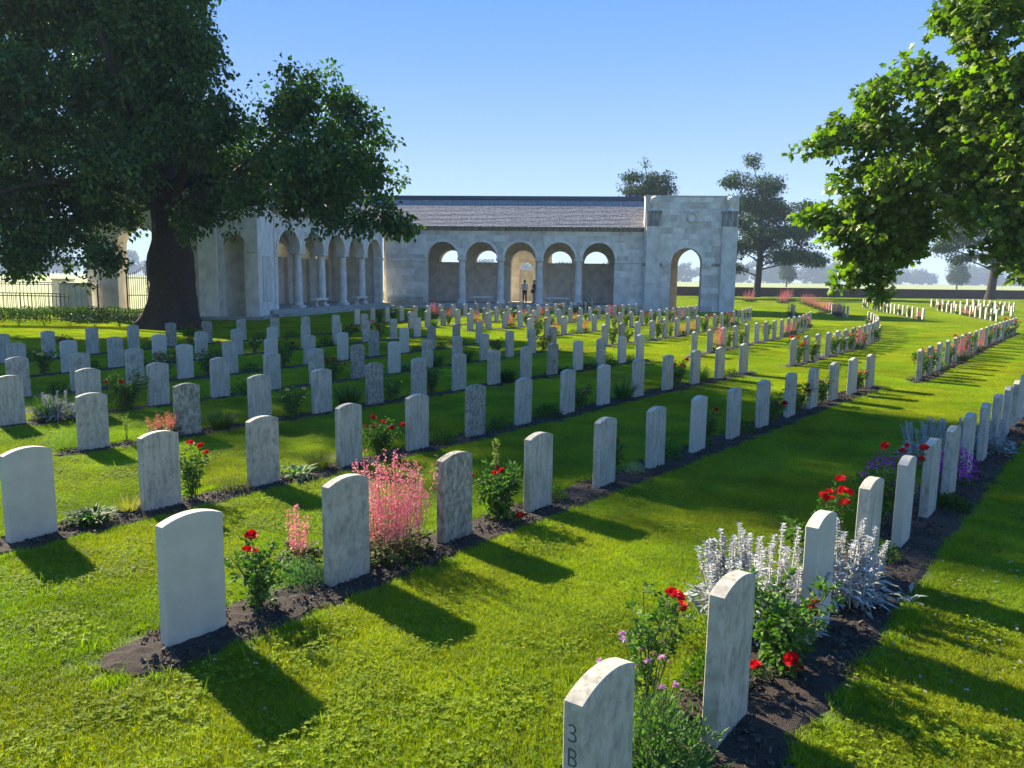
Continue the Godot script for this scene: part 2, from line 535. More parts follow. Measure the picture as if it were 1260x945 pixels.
func make_memorial():
	var root := thing("memorial_building", "long pale stone memorial with round arches, columns and a tiled roof", "memorial", Vector3.ZERO)
	# the wing across the view
	var b0 := MB.new()
	var W := frame(-9.7, 59.3, 9.6, 57.9)
	gallery(root, W, 19.33, [4.35, 7.28, 10.21, 13.14, 16.07], -4.5, 23.2, 11, 2)
	# rear porch behind the open bay: a pale wall with a door under a fanlight
	b0.prism(PackedVector2Array([Vector2(8.0, 3.0), Vector2(9.66, 3.0)] + arc_pts(10.21, 3.0, 0.55, PI, 0.0, 12) + [Vector2(12.4, 3.0), Vector2(12.4, 4.9), Vector2(8.0, 4.9)]), -9.0, -8.6)
	b0.box(Vector3(8.0, -0.1, -9.0), Vector3(9.65, 2.997, -8.6))
	b0.box(Vector3(10.77, -0.1, -9.0), Vector3(12.4, 2.997, -8.6))
	part(root, "porch_wall", b0.mesh(M.wall_in), W)
	part(root, "door_arch", archivolt(10.21, 3.0, 0.55, 0.14, -8.6, -8.52).mesh(M.wall[0]), W)
	b0 = MB.new()
	b0.box(Vector3(9.653, 0.3, -8.9), Vector3(10.767, 2.95, -8.75), 0.01)
	part(root, "door", b0.mesh(M.wall[3]), W)
	b0 = MB.new()
	b0.box(Vector3(6.0, -0.15, -12.0), Vector3(14.0, 0.28, -7.21))
	part(root, "rear_pavement", b0.mesh(M.pave), W)
	# blind arch on the wing's solid end, with a ledge
	var b := archivolt(1.05, 3.45, 0.78, 0.1, 0.0, 0.07)
	part(root, "blind_arch", b.mesh(M.wall[2]), W)
	b = MB.new()
	b.box(Vector3(0.2, 0.303, 0.03), Vector3(2.9, 0.75, 0.5), 0.02)
	part(root, "ledge", b.mesh(M.pave), W)
	# the colonnade coming forward beside the lawn
	var C := frame(-13.6, 44.5, -9.75, 58.3)
	gallery(root, C, 14.33, [1.5, 4.35, 7.2, 10.05, 12.85], -3.2, 14.6, 0, -1)
	# end pavilion
	var V := frame(9.55, 57.45, 16.25, 57.0)
	var out := PackedVector2Array([Vector2(0, -0.15), Vector2(2.0, -0.15), Vector2(2.0, 3.45)])
	for q in arc_pts(3.12, 3.45, 1.12, PI, 0.0, 18): out.append(q)
	for q in [Vector2(4.24, -0.15), Vector2(6.71, -0.15), Vector2(6.71, 8.2), Vector2(0, 8.2)]: out.append(q)
	b = MB.new()
	b.prism(out, -0.8, 0.0)
	var pw := part(root, "pavilion_wall", b.mesh(M.wall[0]), V)
	ashlar(pw, out, 0.0, 6.71, -0.1, 8.2, 0.44, 0.95, 21)
	# its flanks, its back with another arch, and a flat roof
	b = MB.new()
	b.box(Vector3(0.0, -0.15, -6.4), Vector3(0.75, 5.6, -0.803))
	b.box(Vector3(5.96, -0.15, -6.4), Vector3(6.71, 8.15, -0.803))
	part(root, "pavilion_flank", b.mesh(M.wall[1]), V)
	var back := PackedVector2Array([Vector2(0.753, -0.15), Vector2(3.3, -0.15), Vector2(3.3, 3.45)])
	for q in arc_pts(4.55, 3.45, 1.25, PI, 0.0, 18): back.append(q)
	for q in [Vector2(5.8, -0.15), Vector2(5.957, -0.15), Vector2(5.957, 8.1), Vector2(0.753, 8.1)]: back.append(q)
	b = MB.new()
	b.prism(back, -6.4, -5.6)
	part(root, "pavilion_back_wall", b.mesh(M.wall_in), V)
	for k in 3:
		b = MB.new()
		b.box(Vector3(0.76, 0.05, -1.6 - k * 1.5), Vector3(1.15 + 0.1 * k, 5.2, -1.1 - k * 1.5), 0.03)
		part(root, "inner_pilaster", b.mesh(M.wall_in), V)
	b = MB.new()
	b.box(Vector3(0.76, 5.25, -5.59), Vector3(5.95, 5.5, -0.81))
	part(root, "pavilion_ceiling", b.mesh(M.wall_in), V)
	b = MB.new()
	b.box(Vector3(0.3, 7.7, -6.2), Vector3(6.4, 7.9, -0.81))
	part(root, "pavilion_roof", b.mesh(M.lead), V)
	b = MB.new()
	b.box(Vector3(0.1, -0.16, -6.6), Vector3(6.6, 0.05, -0.81), 0.01)
	part(root, "pavilion_floor", b.mesh(M.pave), V)
	b = MB.new()
	b.box(Vector3(-0.05, 8.203, -0.86), Vector3(6.76, 8.31, 0.07), 0.02)
	part(root, "coping", b.mesh(M.wall[3]), V)
	part(root, "archivolt", archivolt(3.12, 3.45, 1.12, 0.2, 0.0, 0.09).mesh(M.wall[1]), V)
	for e in [[0.0, 1.3], [4.95, 6.71]]:
		b = MB.new()
		b.box(Vector3(e[0] - 0.03, 3.25, 0.02), Vector3(e[1], 3.45, 0.11), 0.015)
		part(root, "string_course", b.mesh(M.stained), V)
	for x in [1.55, 4.7]:
		b = MB.new()
		b.lathe([Vector2(0.0, 0.16), Vector2(0.09, 0.15), Vector2(0.13, 0.1), Vector2(0.22, 0.12), Vector2(0.25, 0.05), Vector2(0.25, 0.0)], 16)
		part(root, "boss", b.mesh(M.wall[2]), V * Transform3D(Basis(Vector3.RIGHT, PI / 2), Vector3(x, 3.4, 0.02)))
	for x in [0.12, 5.55]:
		b = MB.new()
		b.box(Vector3(x, -0.12, 0.03), Vector3(x + 1.04, 6.1, 0.33), 0.015)
		part(root, "buttress", b.mesh(M.wall[2]), V)
		b = MB.new()
		b.box(Vector3(x - 0.01, 6.103, 0.028), Vector3(x + 1.05, 7.05, 0.335), 0.015)
		b.box(Vector3(x - 0.06, 7.053, 0.0), Vector3(x + 1.1, 7.2, 0.40), 0.02)
		part(root, "stained_buttress_head", b.mesh(M.stained), V)
		b = MB.new()
		b.lathe([Vector2(0.0, 0.0), Vector2(0.30, 0.0), Vector2(0.30, 0.1), Vector2(0.17, 0.2), Vector2(0.16, 0.3), Vector2(0.33, 0.62), Vector2(0.37, 0.8), Vector2(0.30, 0.86), Vector2(0.34, 0.9), Vector2(0.2, 1.0), Vector2(0.06, 1.06), Vector2(0.0, 1.12)], 18)
		part(root, "urn", b.mesh(M.wall[2]), V * Transform3D(Basis.IDENTITY, Vector3(x + 0.52, 7.2, 0.2)))
	# carved wreath with ribbons
	b = MB.new()
	var ring := []
	var rad := []
	for i in 25:
		var a := TAU * i / 24.0
		ring.append(Vector3(cos(a) * 0.33, sin(a) * 0.33, 0.0))
		rad.append(0.085 + 0.018 * (i % 2))
	b.tube(ring, rad, 8, 0.0, 1.0, false)
	for s in [-1.0, 1.0]:
		b.tube([Vector3(s * 0.08, 0.36, 0), Vector3(s * 0.3, 0.47, 0), Vector3(s * 0.46, 0.42, 0), Vector3(s * 0.5, 0.22, 0)], [0.05, 0.07, 0.055, 0.03], 6)
	part(root, "carved_wreath", b.mesh(M.wall[3]), V * Transform3D(Basis.IDENTITY, Vector3(3.4, 6.75, 0.04)))
	# gate pavilion behind the great tree
	var F := frame(-21.9, 40.0, -13.45, 41.1)
	var L := 8.52
	var fo := PackedVector2Array([Vector2(0, -0.12), Vector2(1.5, -0.12), Vector2(1.5, 3.6)])
	for q in arc_pts(2.55, 3.6, 1.05, PI, 0.0, 16): fo.append(q)
	for q in [Vector2(3.6, -0.12), Vector2(6.8, -0.12), Vector2(6.8, 3.75)]: fo.append(q)
	for q in arc_pts(7.38, 3.75, 0.58, PI, 0.0, 12): fo.append(q)
	for q in [Vector2(7.96, -0.12), Vector2(L, -0.12), Vector2(L, 8.5), Vector2(0, 8.5)]: fo.append(q)
	b = MB.new()
	b.prism(fo, -1.5, 0.0)
	part(root, "gatehouse_wall", b.mesh(M.wall[0]), F)
	for e in [[4.75, 5.15], [5.55, 6.5]]:
		b = MB.new()
		b.box(Vector3(e[0], -0.1, 0.02), Vector3(e[1], 7.6, 0.22), 0.02)
		part(root, "gatehouse_pilaster", b.mesh(M.wall[1]), F)
	b = MB.new()
	b.box(Vector3(-0.12, 8.503, -1.6), Vector3(L + 0.12, 8.72, 0.14), 0.02)
	part(root, "gatehouse_coping", b.mesh(M.stained), F)
	b = MB.new()
	b.box(Vector3(3.75, -0.12, -4.0), Vector3(6.2, 8.4, -1.505))
	part(root, "gatehouse_core", b.mesh(M.wall_in), F)
	b = MB.new()
	b.box(Vector3(0.0, 5.2, -4.0), Vector3(3.745, 8.4, -1.505))
	part(root, "gate_passage_vault", b.mesh(M.wall_in), F)
	b = MB.new()
	for i in 12:
		var a0 := PI * i / 12.0
		var a1 := PI * (i + 1) / 12.0
		var p := Vector3(7.38 - 0.575 * cos(a0), 0, -0.2 - 0.7 * sin(a0))
		var q := Vector3(7.38 - 0.575 * cos(a1), 0, -0.2 - 0.7 * sin(a1))
		b.quad(p + Vector3(0, -0.1, 0), p + Vector3(0, 5.0, 0), q + Vector3(0, 5.0, 0), q + Vector3(0, -0.1, 0))
	part(root, "apse", b.mesh(M.wall_in), F)
	for e in [[0.0, 1.47], [8.0, L + 0.02]]:
		b = MB.new()
		b.box(Vector3(e[0] - 0.02, 3.4, 0.0), Vector3(e[1], 3.58, 0.07), 0.01)
		part(root, "impost_moulding", b.mesh(M.wall[2]), F)
	b = MB.new()
	b.box(Vector3(-0.6, -0.16, -4.4), Vector3(L + 0.3, 0.06, 0.6), 0.015)
	part(root, "platform", b.mesh(M.pave), F)
	# flank joining gatehouse and colonnade
	var J := frame(-13.45, 41.1, -13.6, 44.48)
	b = MB.new()
	b.box(Vector3(0.0, -0.12, -0.7), Vector3(3.37, 8.48, -0.02))
	part(root, "gatehouse_flank", b.mesh(M.wall[1]), J)
	b = MB.new()
	b.box(Vector3(0.9, 0.8, -0.02), Vector3(2.6, 3.3, 0.03), 0.015)
	part(root, "flank_panel", b.mesh(M.wall[2]), J)
	return [W, C, F]

func stone_bench(xf: Transform3D, at_: Vector3, length: float, label: String):
	var o := thing("stone_bench", label, "bench", Vector3.ZERO, 0.0, "stone benches under the arcades")
	o.transform = xf * Transform3D(Basis.IDENTITY, at_)
	var b := MB.new()
	b.box(Vector3(-length * 0.5, 0.40, -0.25), Vector3(length * 0.5, 0.52, 0.25), 0.02)
	part(o, "seat", b.mesh(M.wall[1]))
	for s in [-1.0, 1.0]:
		b = MB.new()
		var poly := PackedVector2Array([Vector2(-0.22, 0.0), Vector2(0.22, 0.0), Vector2(0.2, 0.07), Vector2(0.1, 0.12), Vector2(0.09, 0.24), Vector2(0.19, 0.34), Vector2(0.2, 0.397), Vector2(-0.2, 0.397), Vector2(-0.19, 0.34), Vector2(-0.09, 0.24), Vector2(-0.1, 0.12), Vector2(-0.2, 0.07)])
		b.prism(poly, -0.07, 0.07)
		part(o, "leg", b.mesh(M.wall[2]), Transform3D(Basis(Vector3.UP, PI / 2), Vector3(s * length * 0.33, 0, 0)))

func make_memorial_furniture(fr: Array):
	stone_bench(fr[1], Vector3(5.0, 0.3, -0.05), 1.5, "white stone bench between colonnade columns, the one closer to the wreath")
	stone_bench(fr[1], Vector3(10.6, 0.3, -0.05), 1.5, "white stone bench under the colonnade, the one closer to the inner corner")
	stone_bench(fr[0], Vector3(7.3, 0.3, -0.9), 1.7, "pale stone bench in the arch next to the blind arch end")
	stone_bench(fr[0], Vector3(13.1, 0.3, -0.9), 1.8, "pale stone bench in the arch between doorway bay and end pavilion")
	# wreath laid against the panels
	var w := thing("poppy_wreath", "dark red poppy wreath leaning in the first colonnade arch", "wreath")
	w.transform = fr[1] * Transform3D(Basis(Vector3.RIGHT, -0.15), Vector3(1.1, 0.62, -0.75))
	var b := MB.new()
	var ring := []
	var rad := []
	for i in 21:
		var a := TAU * i / 20.0
		ring.append(Vector3(cos(a) * 0.24, sin(a) * 0.24, 0)); rad.append(0.07)
	b.col = Color(0.02, 0.03, 0.02)
	b.tube(ring, rad, 7, 0.2, 2.0, false)
	part(w, "frame", b.mesh(M.matte))
	b = MB.new()
	rng.seed = 77
	b.col = Color(0.30, 0.012, 0.015)
	for i in 70:
		var a := rnd(0, TAU)
		var o := Vector3(cos(a), sin(a), 0) * rnd(0.19, 0.29) + Vector3(0, 0, 0.07)
		var s := rdir() * 0.04
		b.tri(o + s, o + s.rotated(Vector3.BACK, 2.1), o + s.rotated(Vector3.BACK, 4.2) + Vector3(0, 0, 0.02))
	part(w, "poppies", b.mesh(M.petal))
	# iron gate leaf standing open in the gate arch
	var g := thing("iron_gate", "open black iron gate leaf with arched top in the gatehouse arch", "gate")
	g.transform = fr[2] * Transform3D(Basis(Vector3.UP, 0.35), Vector3(1.75, 0.06, -0.5))
	var bar := func(x: float, y0: float, y1: float, r: float, nm: String):
		var q := MB.new()
		q.tube([Vector3(x, y0, 0), Vector3(x, y1, 0)], [r, r], 6)
		q.tube([Vector3(x, y1, 0), Vector3(x, y1 + 0.05, 0), Vector3(x, y1 + 0.13, 0)], [r, r * 2.0, 0.002], 6)
		part(g, nm, q.mesh(M.iron))
	for i in 9:
		var x := 0.1 + i * 0.1
		bar.call(x, 0.08, 2.1 + 0.45 * pow(float(i) / 8.0, 2.0), 0.013, "bar")
	bar.call(0.0, 0.0, 2.15, 0.035, "stile")
	bar.call(1.0, 0.0, 2.75, 0.045, "stile")
	for y in [0.12, 1.05, 1.95]:
		var q := MB.new()
		q.box(Vector3(0.0, y - 0.02, -0.02), Vector3(1.0, y + 0.02, 0.02))
		part(g, "rail", q.mesh(M.iron))
	for i in 5:
		var q := MB.new()
		var pth := []
		var rr := []
		for k in 13:
			var a := TAU * k / 12.0
			pth.append(Vector3(1.0 + cos(a) * 0.09, 0.4 + i * 0.45 + sin(a) * 0.13, 0)); rr.append(0.013)
		q.tube(pth, rr, 5, 0, 1, false)
		part(g, "scroll", q.mesh(M.iron))

func railing(a: Vector3, b_: Vector3, h: float, step: float, label: String):
	var o := thing("iron_railing", label, "railing", a, 0.0, "iron railings by the entrance")
	var dv := b_ - a
	var n := int(dv.length() / step)
	for k in n + 1:
		var p := dv * (float(k) / n)
		var q := MB.new()
		var r := 0.022 if k % 8 == 0 else 0.014
		q.tube([p + Vector3(0, -0.05, 0), p + Vector3(0, h, 0)], [r, r], 6)
		part(o, "bar", q.mesh(M.iron))
	for y in [0.14, h - 0.12, h]:
		var q := MB.new()
		q.tube([Vector3(0, y, 0), dv + Vector3(0, y, 0)], [0.024, 0.024], 6)
		part(o, "rail", q.mesh(M.iron))

func make_entrance():
	var p := thing("gate_pier", "squat pale stone pier with grooved faces at the railing end", "pier", on_ground(-21.9, 38.9), 0.35)
	var b := MB.new()
	b.box(Vector3(-0.62, -0.1, -0.62), Vector3(0.62, 1.78, 0.62), 0.02)
	part(p, "shaft", b.mesh(M.wall[2]))
	for k in 5:
		b = MB.new()
		b.box(Vector3(-0.58 + k * 0.235, 0.1, 0.623), Vector3(-0.38 + k * 0.235, 1.7, 0.65), 0.006)
		part(p, "face_slab", b.mesh(M.wall[1]))
		b = MB.new()
		b.box(Vector3(-0.65, 0.1, -0.58 + k * 0.235), Vector3(-0.623, 1.7, -0.38 + k * 0.235), 0.006)
		part(p, "face_slab", b.mesh(M.wall[0]))
	b = MB.new()
	b.box(Vector3(-0.66, 1.783, -0.66), Vector3(0.66, 1.86, 0.66), 0.015)
	part(p, "cap", b.mesh(M.wall[3]))
	var p2 := thing("gate_pier", "smaller warm stone pier behind the grooved pier", "pier", on_ground(-26.6, 46.0), 0.35)
	b = MB.new()
	b.box(Vector3(-0.5, -0.1, -0.5), Vector3(0.5, 1.9, 0.5), 0.02)
	part(p2, "shaft", b.mesh(M.wall[1]))
	b = MB.new()
	b.box(Vector3(-0.55, 1.903, -0.55), Vector3(0.55, 2.0, 0.55), 0.015)
	part(p2, "cap", b.mesh(M.wall[3]))
	railing(on_ground(-26.5, 37.4), on_ground(-21.2, 37.0), 1.35, 0.2, "black iron railing in front of the grooved stone pier")
	railing(on_ground(-33.0, 46.6), on_ground(-27.2, 46.2), 1.75, 0.22, "thin black iron railing behind, reaching the warm stone pier")
	railing(on_ground(-21.2, 39.6), on_ground(-21.6, 40.6), 1.75, 0.16, "short iron railing between grooved pier and gatehouse wall")
	# low boundary wall beyond the far graves
	var w := thing("boundary_wall", "long low dark brick boundary wall along the bright field", "wall", Vector3.ZERO)
	b = MB.new()
	var A := Vector3(10.0, -0.3, -116.0)
	var B := Vector3(150.0, -0.3, -128.0)
	var dir := (B - A).normalized()
	var nr := dir.cross(Vector3.UP) * 0.22
	var lenw := (B - A).length()
	var k := 0.0
	while k < lenw - 0.1:
		var e := minf(k + 7.0, lenw)
		var q := MB.new()
		var a0 := A + dir * k
		var a1 := A + dir * (e - 0.02)
		var hh := Vector3(0, 1.5, 0)
		q.quad(a0 + nr, a0 + nr + hh, a1 + nr + hh, a1 + nr)
		q.quad(a0 - nr, a1 - nr, a1 - nr + hh, a0 - nr + hh)
		q.quad(a0 + nr + hh, a0 - nr + hh, a1 - nr + hh, a1 + nr + hh)
		part(w, "wall_bay", q.mesh(M.brick))
		k = e
	b.quad(A + nr * 1.3 + Vector3(0, 1.503, 0), A + nr * 1.3 + Vector3(0, 1.58, 0), B + nr * 1.3 + Vector3(0, 1.58, 0), B + nr * 1.3 + Vector3(0, 1.503, 0))
	b.quad(A + nr * 1.3 + Vector3(0, 1.58, 0), A - nr * 1.3 + Vector3(0, 1.58, 0), B - nr * 1.3 + Vector3(0, 1.58, 0), B + nr * 1.3 + Vector3(0, 1.58, 0))
	part(w, "coping", b.mesh(M.brick))

# ------------------------------------------------------------------ graves
# positions x, d of every headstone, row by row (1: before the cross path, 2: beyond it, 3: the plot by the field)
const ROWS := {
	"A1": [0.33,2.56, 1.04,3.45, 1.88,4.51, 2.61,5.45, 3.34,6.37, 4.07,7.31, 4.75,8.16, 5.53,9.17, 6.28,10.09, 7.02,11.02, 7.67,11.81, 8.34,12.64, 8.94,13.37],
	"B1": [-1.88,4.37, -1.17,5.33, -0.47,6.33, 0.27,7.35, 1.04,8.39, 1.79,9.40, 2.55,10.39, 3.31,11.34, 4.03,12.24, 4.83,13.24, 5.59,14.20, 6.37,15.16, 7.15,16.10, 7.96,17.05],
	"B2": [9.82,18.51, 10.61,19.55, 11.42,20.60, 12.25,21.69, 13.11,22.81, 13.98,23.95, 14.85,25.08, 15.75,26.25, 16.64,27.42, 17.52,28.56, 18.39,29.70, 19.26,30.84, 20.11,31.93, 20.91,32.96, 21.70,33.98, 22.46,34.95, 23.20,35.91, 23.93,36.83],
	"C1": [-3.99,6.21, -3.36,7.20, -2.70,8.22, -1.99,9.28, -1.28,10.29, -0.54,11.25, 0.18,12.21, 0.97,13.28, 1.71,14.26, 2.52,15.33, 3.31,16.31, 4.14,17.36, 4.95,18.31, 5.84,19.39],
	"C2": [7.86,21.54, 8.60,22.53, 9.29,23.45, 9.98,24.37, 10.65,25.25, 11.29,26.14, 11.92,27.01, 12.55,27.93, 13.16,28.87, 13.76,29.82, 14.38,30.86, 14.97,31.92, 15.55,33.02, 16.18,34.28, 16.80,35.63, 17.43,37.11, 18.06,38.68, 18.71,40.39, 19.36,42.19],
	"D1": [-5.55,10.05, -4.74,11.10, -3.99,12.07, -3.24,13.02, -2.52,13.99, -1.82,14.93, -1.10,15.91, -0.40,16.85, 0.32,17.81, 0.98,18.69, 1.68,19.64, 2.37,20.58, 3.05,21.43, 3.71,22.38],
	"D2": [5.66,23.96, 6.45,25.20, 7.18,26.29, 7.89,27.32, 8.62,28.42, 9.30,29.40, 9.97,30.39, 10.65,31.44, 11.31,32.47, 11.97,33.56, 12.62,34.69, 13.26,35.82, 13.92,37.11, 14.56,38.40, 15.25,39.90, 15.93,41.47],
	"E1": [-7.69,11.68, -7.01,12.64, -6.32,13.65, -5.60,14.66, -4.91,15.67, -4.24,16.64, -3.55,17.63, -2.87,18.67, -2.18,19.73, -1.49,20.79, -0.80,21.87, -0.08,22.94, 0.61,24.03, 1.32,25.16],
	"E2": [3.24,27.15, 3.98,28.15, 4.72,29.20, 5.47,30.30, 6.17,31.29, 6.87,32.34, 7.59,33.51, 8.30,34.68, 8.96,35.76, 9.63,36.90, 10.30,38.14, 10.95,39.35, 11.60,40.63, 12.20,41.87, 12.83,43.26, 13.42,44.60, 14.01,46.04, 14.63,47.65],
	"F1": [-9.23,14.30, -8.60,15.25, -7.98,16.21, -7.35,17.23, -6.68,18.19, -6.04,19.25, -5.38,20.37, -4.73,21.46, -4.06,22.56, -3.34,23.79, -2.63,25.01, -1.91,26.18, -1.20,27.59],
	"F2": [0.70,30.58, 1.42,31.54, 2.16,32.54, 2.91,33.63, 3.67,34.84, 4.40,35.90, 5.15,37.09, 5.87,38.28, 6.59,39.56, 7.29,40.80, 7.95,41.95, 8.58,43.14, 9.19,44.31, 9.74,45.32, 10.26,46.30, 10.74,47.22, 11.19,48.16, 11.57,48.89],
	"G1": [-11.05,17.13, -10.47,18.14, -9.89,19.16, -9.27,20.20, -8.63,21.33, -8.04,22.49, -7.37,23.66, -6.68,24.92, -5.97,26.24, -5.24,27.57, -4.47,28.94, -3.73,30.27],
	"G2": [-1.88,34.20, -1.10,35.22, -0.36,36.19, 0.37,37.24, 1.06,38.25, 1.76,39.42, 2.43,40.51, 3.09,41.61, 3.74,42.74, 4.37,43.89, 5.02,45.21, 5.65,46.38, 6.26,47.47, 6.88,48.59, 7.48,49.76, 8.11,50.95, 8.79,52.15],
	"H1": [-13.07,19.72, -12.65,20.98, -12.18,22.32, -11.61,23.60, -11.06,24.97, -10.40,26.26, -9.70,27.61, -8.93,28.98, -8.09,30.19, -7.20,31.47, -6.31,32.82],
	"H2": [-4.63,35.22, -4.00,36.35, -3.37,37.49, -2.74,38.62, -2.12,39.77, -1.50,40.91, -0.89,42.06, -0.28,43.22, 0.33,44.38, 0.93,45.54, 1.52,46.71, 2.12,47.88, 2.71,49.05, 3.29,50.23, 3.87,51.42, 4.45,52.60, 5.02,53.79, 5.59,54.99],
	"I2": [-7.55,37.48, -7.01,38.67, -6.47,39.85, -5.90,41.02, -5.32,42.18, -4.73,43.34, -4.13,44.50, -3.51,45.64, -2.87,46.78, -2.22,47.91, -1.56,49.04, -0.88,50.16, -0.19,51.27, 0.52,52.38],
	"G3": [26.14,49.39, 26.52,50.79, 26.90,52.18, 27.28,53.58, 27.66,54.97, 28.05,56.37, 28.44,57.76, 28.84,59.15, 29.23,60.54, 29.63,61.93, 30.04,63.32, 30.44,64.71, 30.85,66.10, 31.27,67.48, 31.68,68.87, 32.10,70.25, 32.52,71.63, 32.95,73.02],
	"R3": [30.04,48.09, 30.60,49.56, 31.15,51.04, 31.69,52.52, 32.23,54.01, 32.75,55.50, 33.27,56.99, 33.77,58.48, 34.27,59.98, 34.76,61.48, 35.24,62.99, 35.72,64.49, 36.18,66.01],
	"S3": [36.00,56.00, 36.50,57.74, 36.99,59.48, 37.48,61.22, 37.95,62.97, 38.42,64.72, 38.89,66.46, 39.34,68.22, 39.79,69.97, 40.23,71.72, 40.66,73.48, 41.08,75.24, 41.50,77.00],
	"T3": [42.60,66.00, 43.12,67.41, 43.62,68.83, 44.08,70.25, 44.51,71.69, 44.91,73.13, 45.28,74.59, 45.62,76.05, 45.92,77.52, 46.20,79.00],
	"U3": [21.80,50.50, 22.15,51.86, 22.50,53.22, 22.85,54.58, 23.21,55.93, 23.57,57.29, 23.93,58.65, 24.30,60.00],
	"V3": [18.60,51.30, 19.10,52.90, 19.60,54.50],
}
const ORD := ["first", "second", "third", "fourth", "fifth", "sixth", "seventh", "eighth", "ninth", "tenth", "eleventh", "twelfth", "thirteenth", "fourteenth", "fifteenth", "sixteenth", "seventeenth", "eighteenth", "nineteenth"]
const ROW_NAME := {"A": "the row of the carved stone", "B": "the row with the pink heuchera", "C": "third row from the carved stone", "D": "fourth row from the carved stone", "E": "fifth row from the carved stone",
	"F": "sixth row from the carved stone", "G": "seventh row from the carved stone", "H": "eighth row from the carved stone", "I": "the row nearest the arcade",
	"G3": "the first row of the field plot", "R3": "the second row of the field plot", "S3": "the third row of the field plot", "T3": "the last row of the field plot", "U3": "the shaded row with pink flowers", "V3": "the short shaded row beside the pavilion"}

func row_pts(key: String) -> Array:
	var a: Array = ROWS[key]
	var o := []
	for i in range(0, a.size(), 2): o.append(Vector2(a[i], a[i + 1]))
	return o

func along(p: Array, t: float) -> Vector2:
	# t counts stones; runs on past either end
	var i := clampi(int(floor(t)), 0, p.size() - 2)
	return p[i] + (p[i + 1] - p[i]) * (t - i)

func tangent(p: Array, t: float) -> Vector2:
	return (along(p, t + 0.5) - along(p, t - 0.5)).normalized()

func headstone_mesh(mat, h: float, tilt_seed: int) -> ArrayMesh:
	var w := 0.1905
	var sag := 0.042
	var r := (w * w + sag * sag) / (2.0 * sag)
	var half := asin(w / r)
	var pts := PackedVector2Array([Vector2(-w, -0.12)])
	for i in 13:
		var a := lerpf(PI / 2 + half, PI / 2 - half, i / 12.0)
		pts.append(Vector2(r * cos(a), h - r + r * sin(a)))
	pts.append(Vector2(w, -0.12))
	var t := 0.039
	var bev := 0.004
	var inner := PackedVector2Array()
	for p in pts: inner.append(Vector2(p.x * (1.0 - bev / w), p.y - (bev if p.y > 0.0 else 0.0)))
	var b := MB.new()
	for s in [1.0, -1.0]:
		var tr := Geometry2D.triangulate_polygon(inner)
		for i in range(0, tr.size(), 3):
			var A := inner[tr[i]]; var B := inner[tr[i + 1]]; var C := inner[tr[i + 2]]
			if ((B - A).cross(C - A) > 0.0) == (s > 0.0):
				var k := B; B = C; C = k
			b.tri(Vector3(A.x, A.y, s * t), Vector3(B.x, B.y, s * t), Vector3(C.x, C.y, s * t))
	var rings := [[inner, t], [pts, t - bev], [pts, -t + bev], [inner, -t]]
	for q in 3:
		for i in pts.size() - 1:
			var a0: Vector2 = rings[q][0][i]; var a1: Vector2 = rings[q][0][i + 1]
			var b0: Vector2 = rings[q + 1][0][i]; var b1: Vector2 = rings[q + 1][0][i + 1]
			var z0: float = rings[q][1]; var z1: float = rings[q + 1][1]
			b.quad(Vector3(a0.x, a0.y, z0), Vector3(b0.x, b0.y, z1), Vector3(b1.x, b1.y, z1), Vector3(a1.x, a1.y, z0))
	return b.mesh(mat)

func make_graves():
	rng.seed = 5
	var meshes := []
	for i in 4:
		meshes.append(headstone_mesh(M.stone[i], 0.785, i))
	var look := ["clean pale", "streaked pale", "spotted grey", "mottled grey"]
	var fixed := {"A0": 2, "A1": 2, "A2": 0, "A3": 1, "A4": 0, "B0": 0, "B1": 2, "B2": 3, "B3": 1, "B4": 1, "B5": 1, "C0": 0, "C1": 1, "C2": 2, "C3": 1, "C4": 1, "C5": 3, "D1": 3}
	for key in ROWS:
		var p := row_pts(key)
		var letter: String = key[0]
		var block: String = key[1]
		for i in p.size():
			var q: Vector2 = p[i]
			var tg := tangent(p, i)
			var az := atan2(tg.x, tg.y)
			var kind: int = [0, 0, 1, 1, 1, 2, 2, 3][rng.randi() % 8]
			if block == "1" and fixed.has(letter + str(i)): kind = fixed[letter + str(i)]
			var where: String
			if block == "3": where = "%s headstone, %s from the lawn end, %s" % [look[kind], ORD[i], ROW_NAME[key]]
			elif block == "2": where = "%s headstone, %s beyond the cross path, %s" % [look[kind], ORD[i], ROW_NAME[letter]]
			else: where = "%s headstone, %s from the open end, %s" % [look[kind], ORD[i], ROW_NAME[letter]]
			if key == "A1" and i == 0: where = "grey headstone with 3B carved into its narrow side"
			if key == "B1" and i == 0: where = "clean pale headstone at the open end of the pink heuchera row"
			var o := part(self, "headstone", meshes[kind])
			tag(o, where, "headstone", "headstones in rows")
			o.position = on_ground(q.x, q.y)
			o.rotation = Vector3(deg_to_rad(rnd(-0.6, 0.6)), PI / 2 - az + deg_to_rad(rnd(-1.5, 1.5)), deg_to_rad(rnd(-0.7, 0.7)))
			o.scale.y = rnd(0.985, 1.015)
			if key == "A1" and i == 0:
				o.rotation.y += 0.03
				var yy := 0.0
				for ch in ["3", "B"]:
					var tm := TextMesh.new()
					tm.text = ch
					var sf := SystemFont.new()
					sf.font_names = PackedStringArray(["Droid Sans"])
					tm.font = sf
					tm.font_size = 32
					tm.pixel_size = 0.0027
					tm.depth = 0.0015
					tm.material = M.letter
					var e := part(o, "carved_letter", tm, Transform3D(Basis(Vector3.UP, -PI / 2), Vector3(-0.1908, 0.632 + yy, 0.0)))
					e.scale = Vector3(0.85, 1.0, 1.0)
					yy -= 0.088

# ------------------------------------------------------------------ ground
func bed_half(key: String) -> float:
	return {"A": 0.36, "B": 0.31, "C": 0.28}.get(key[0], 0.23) if key[1] == "1" else 0.22

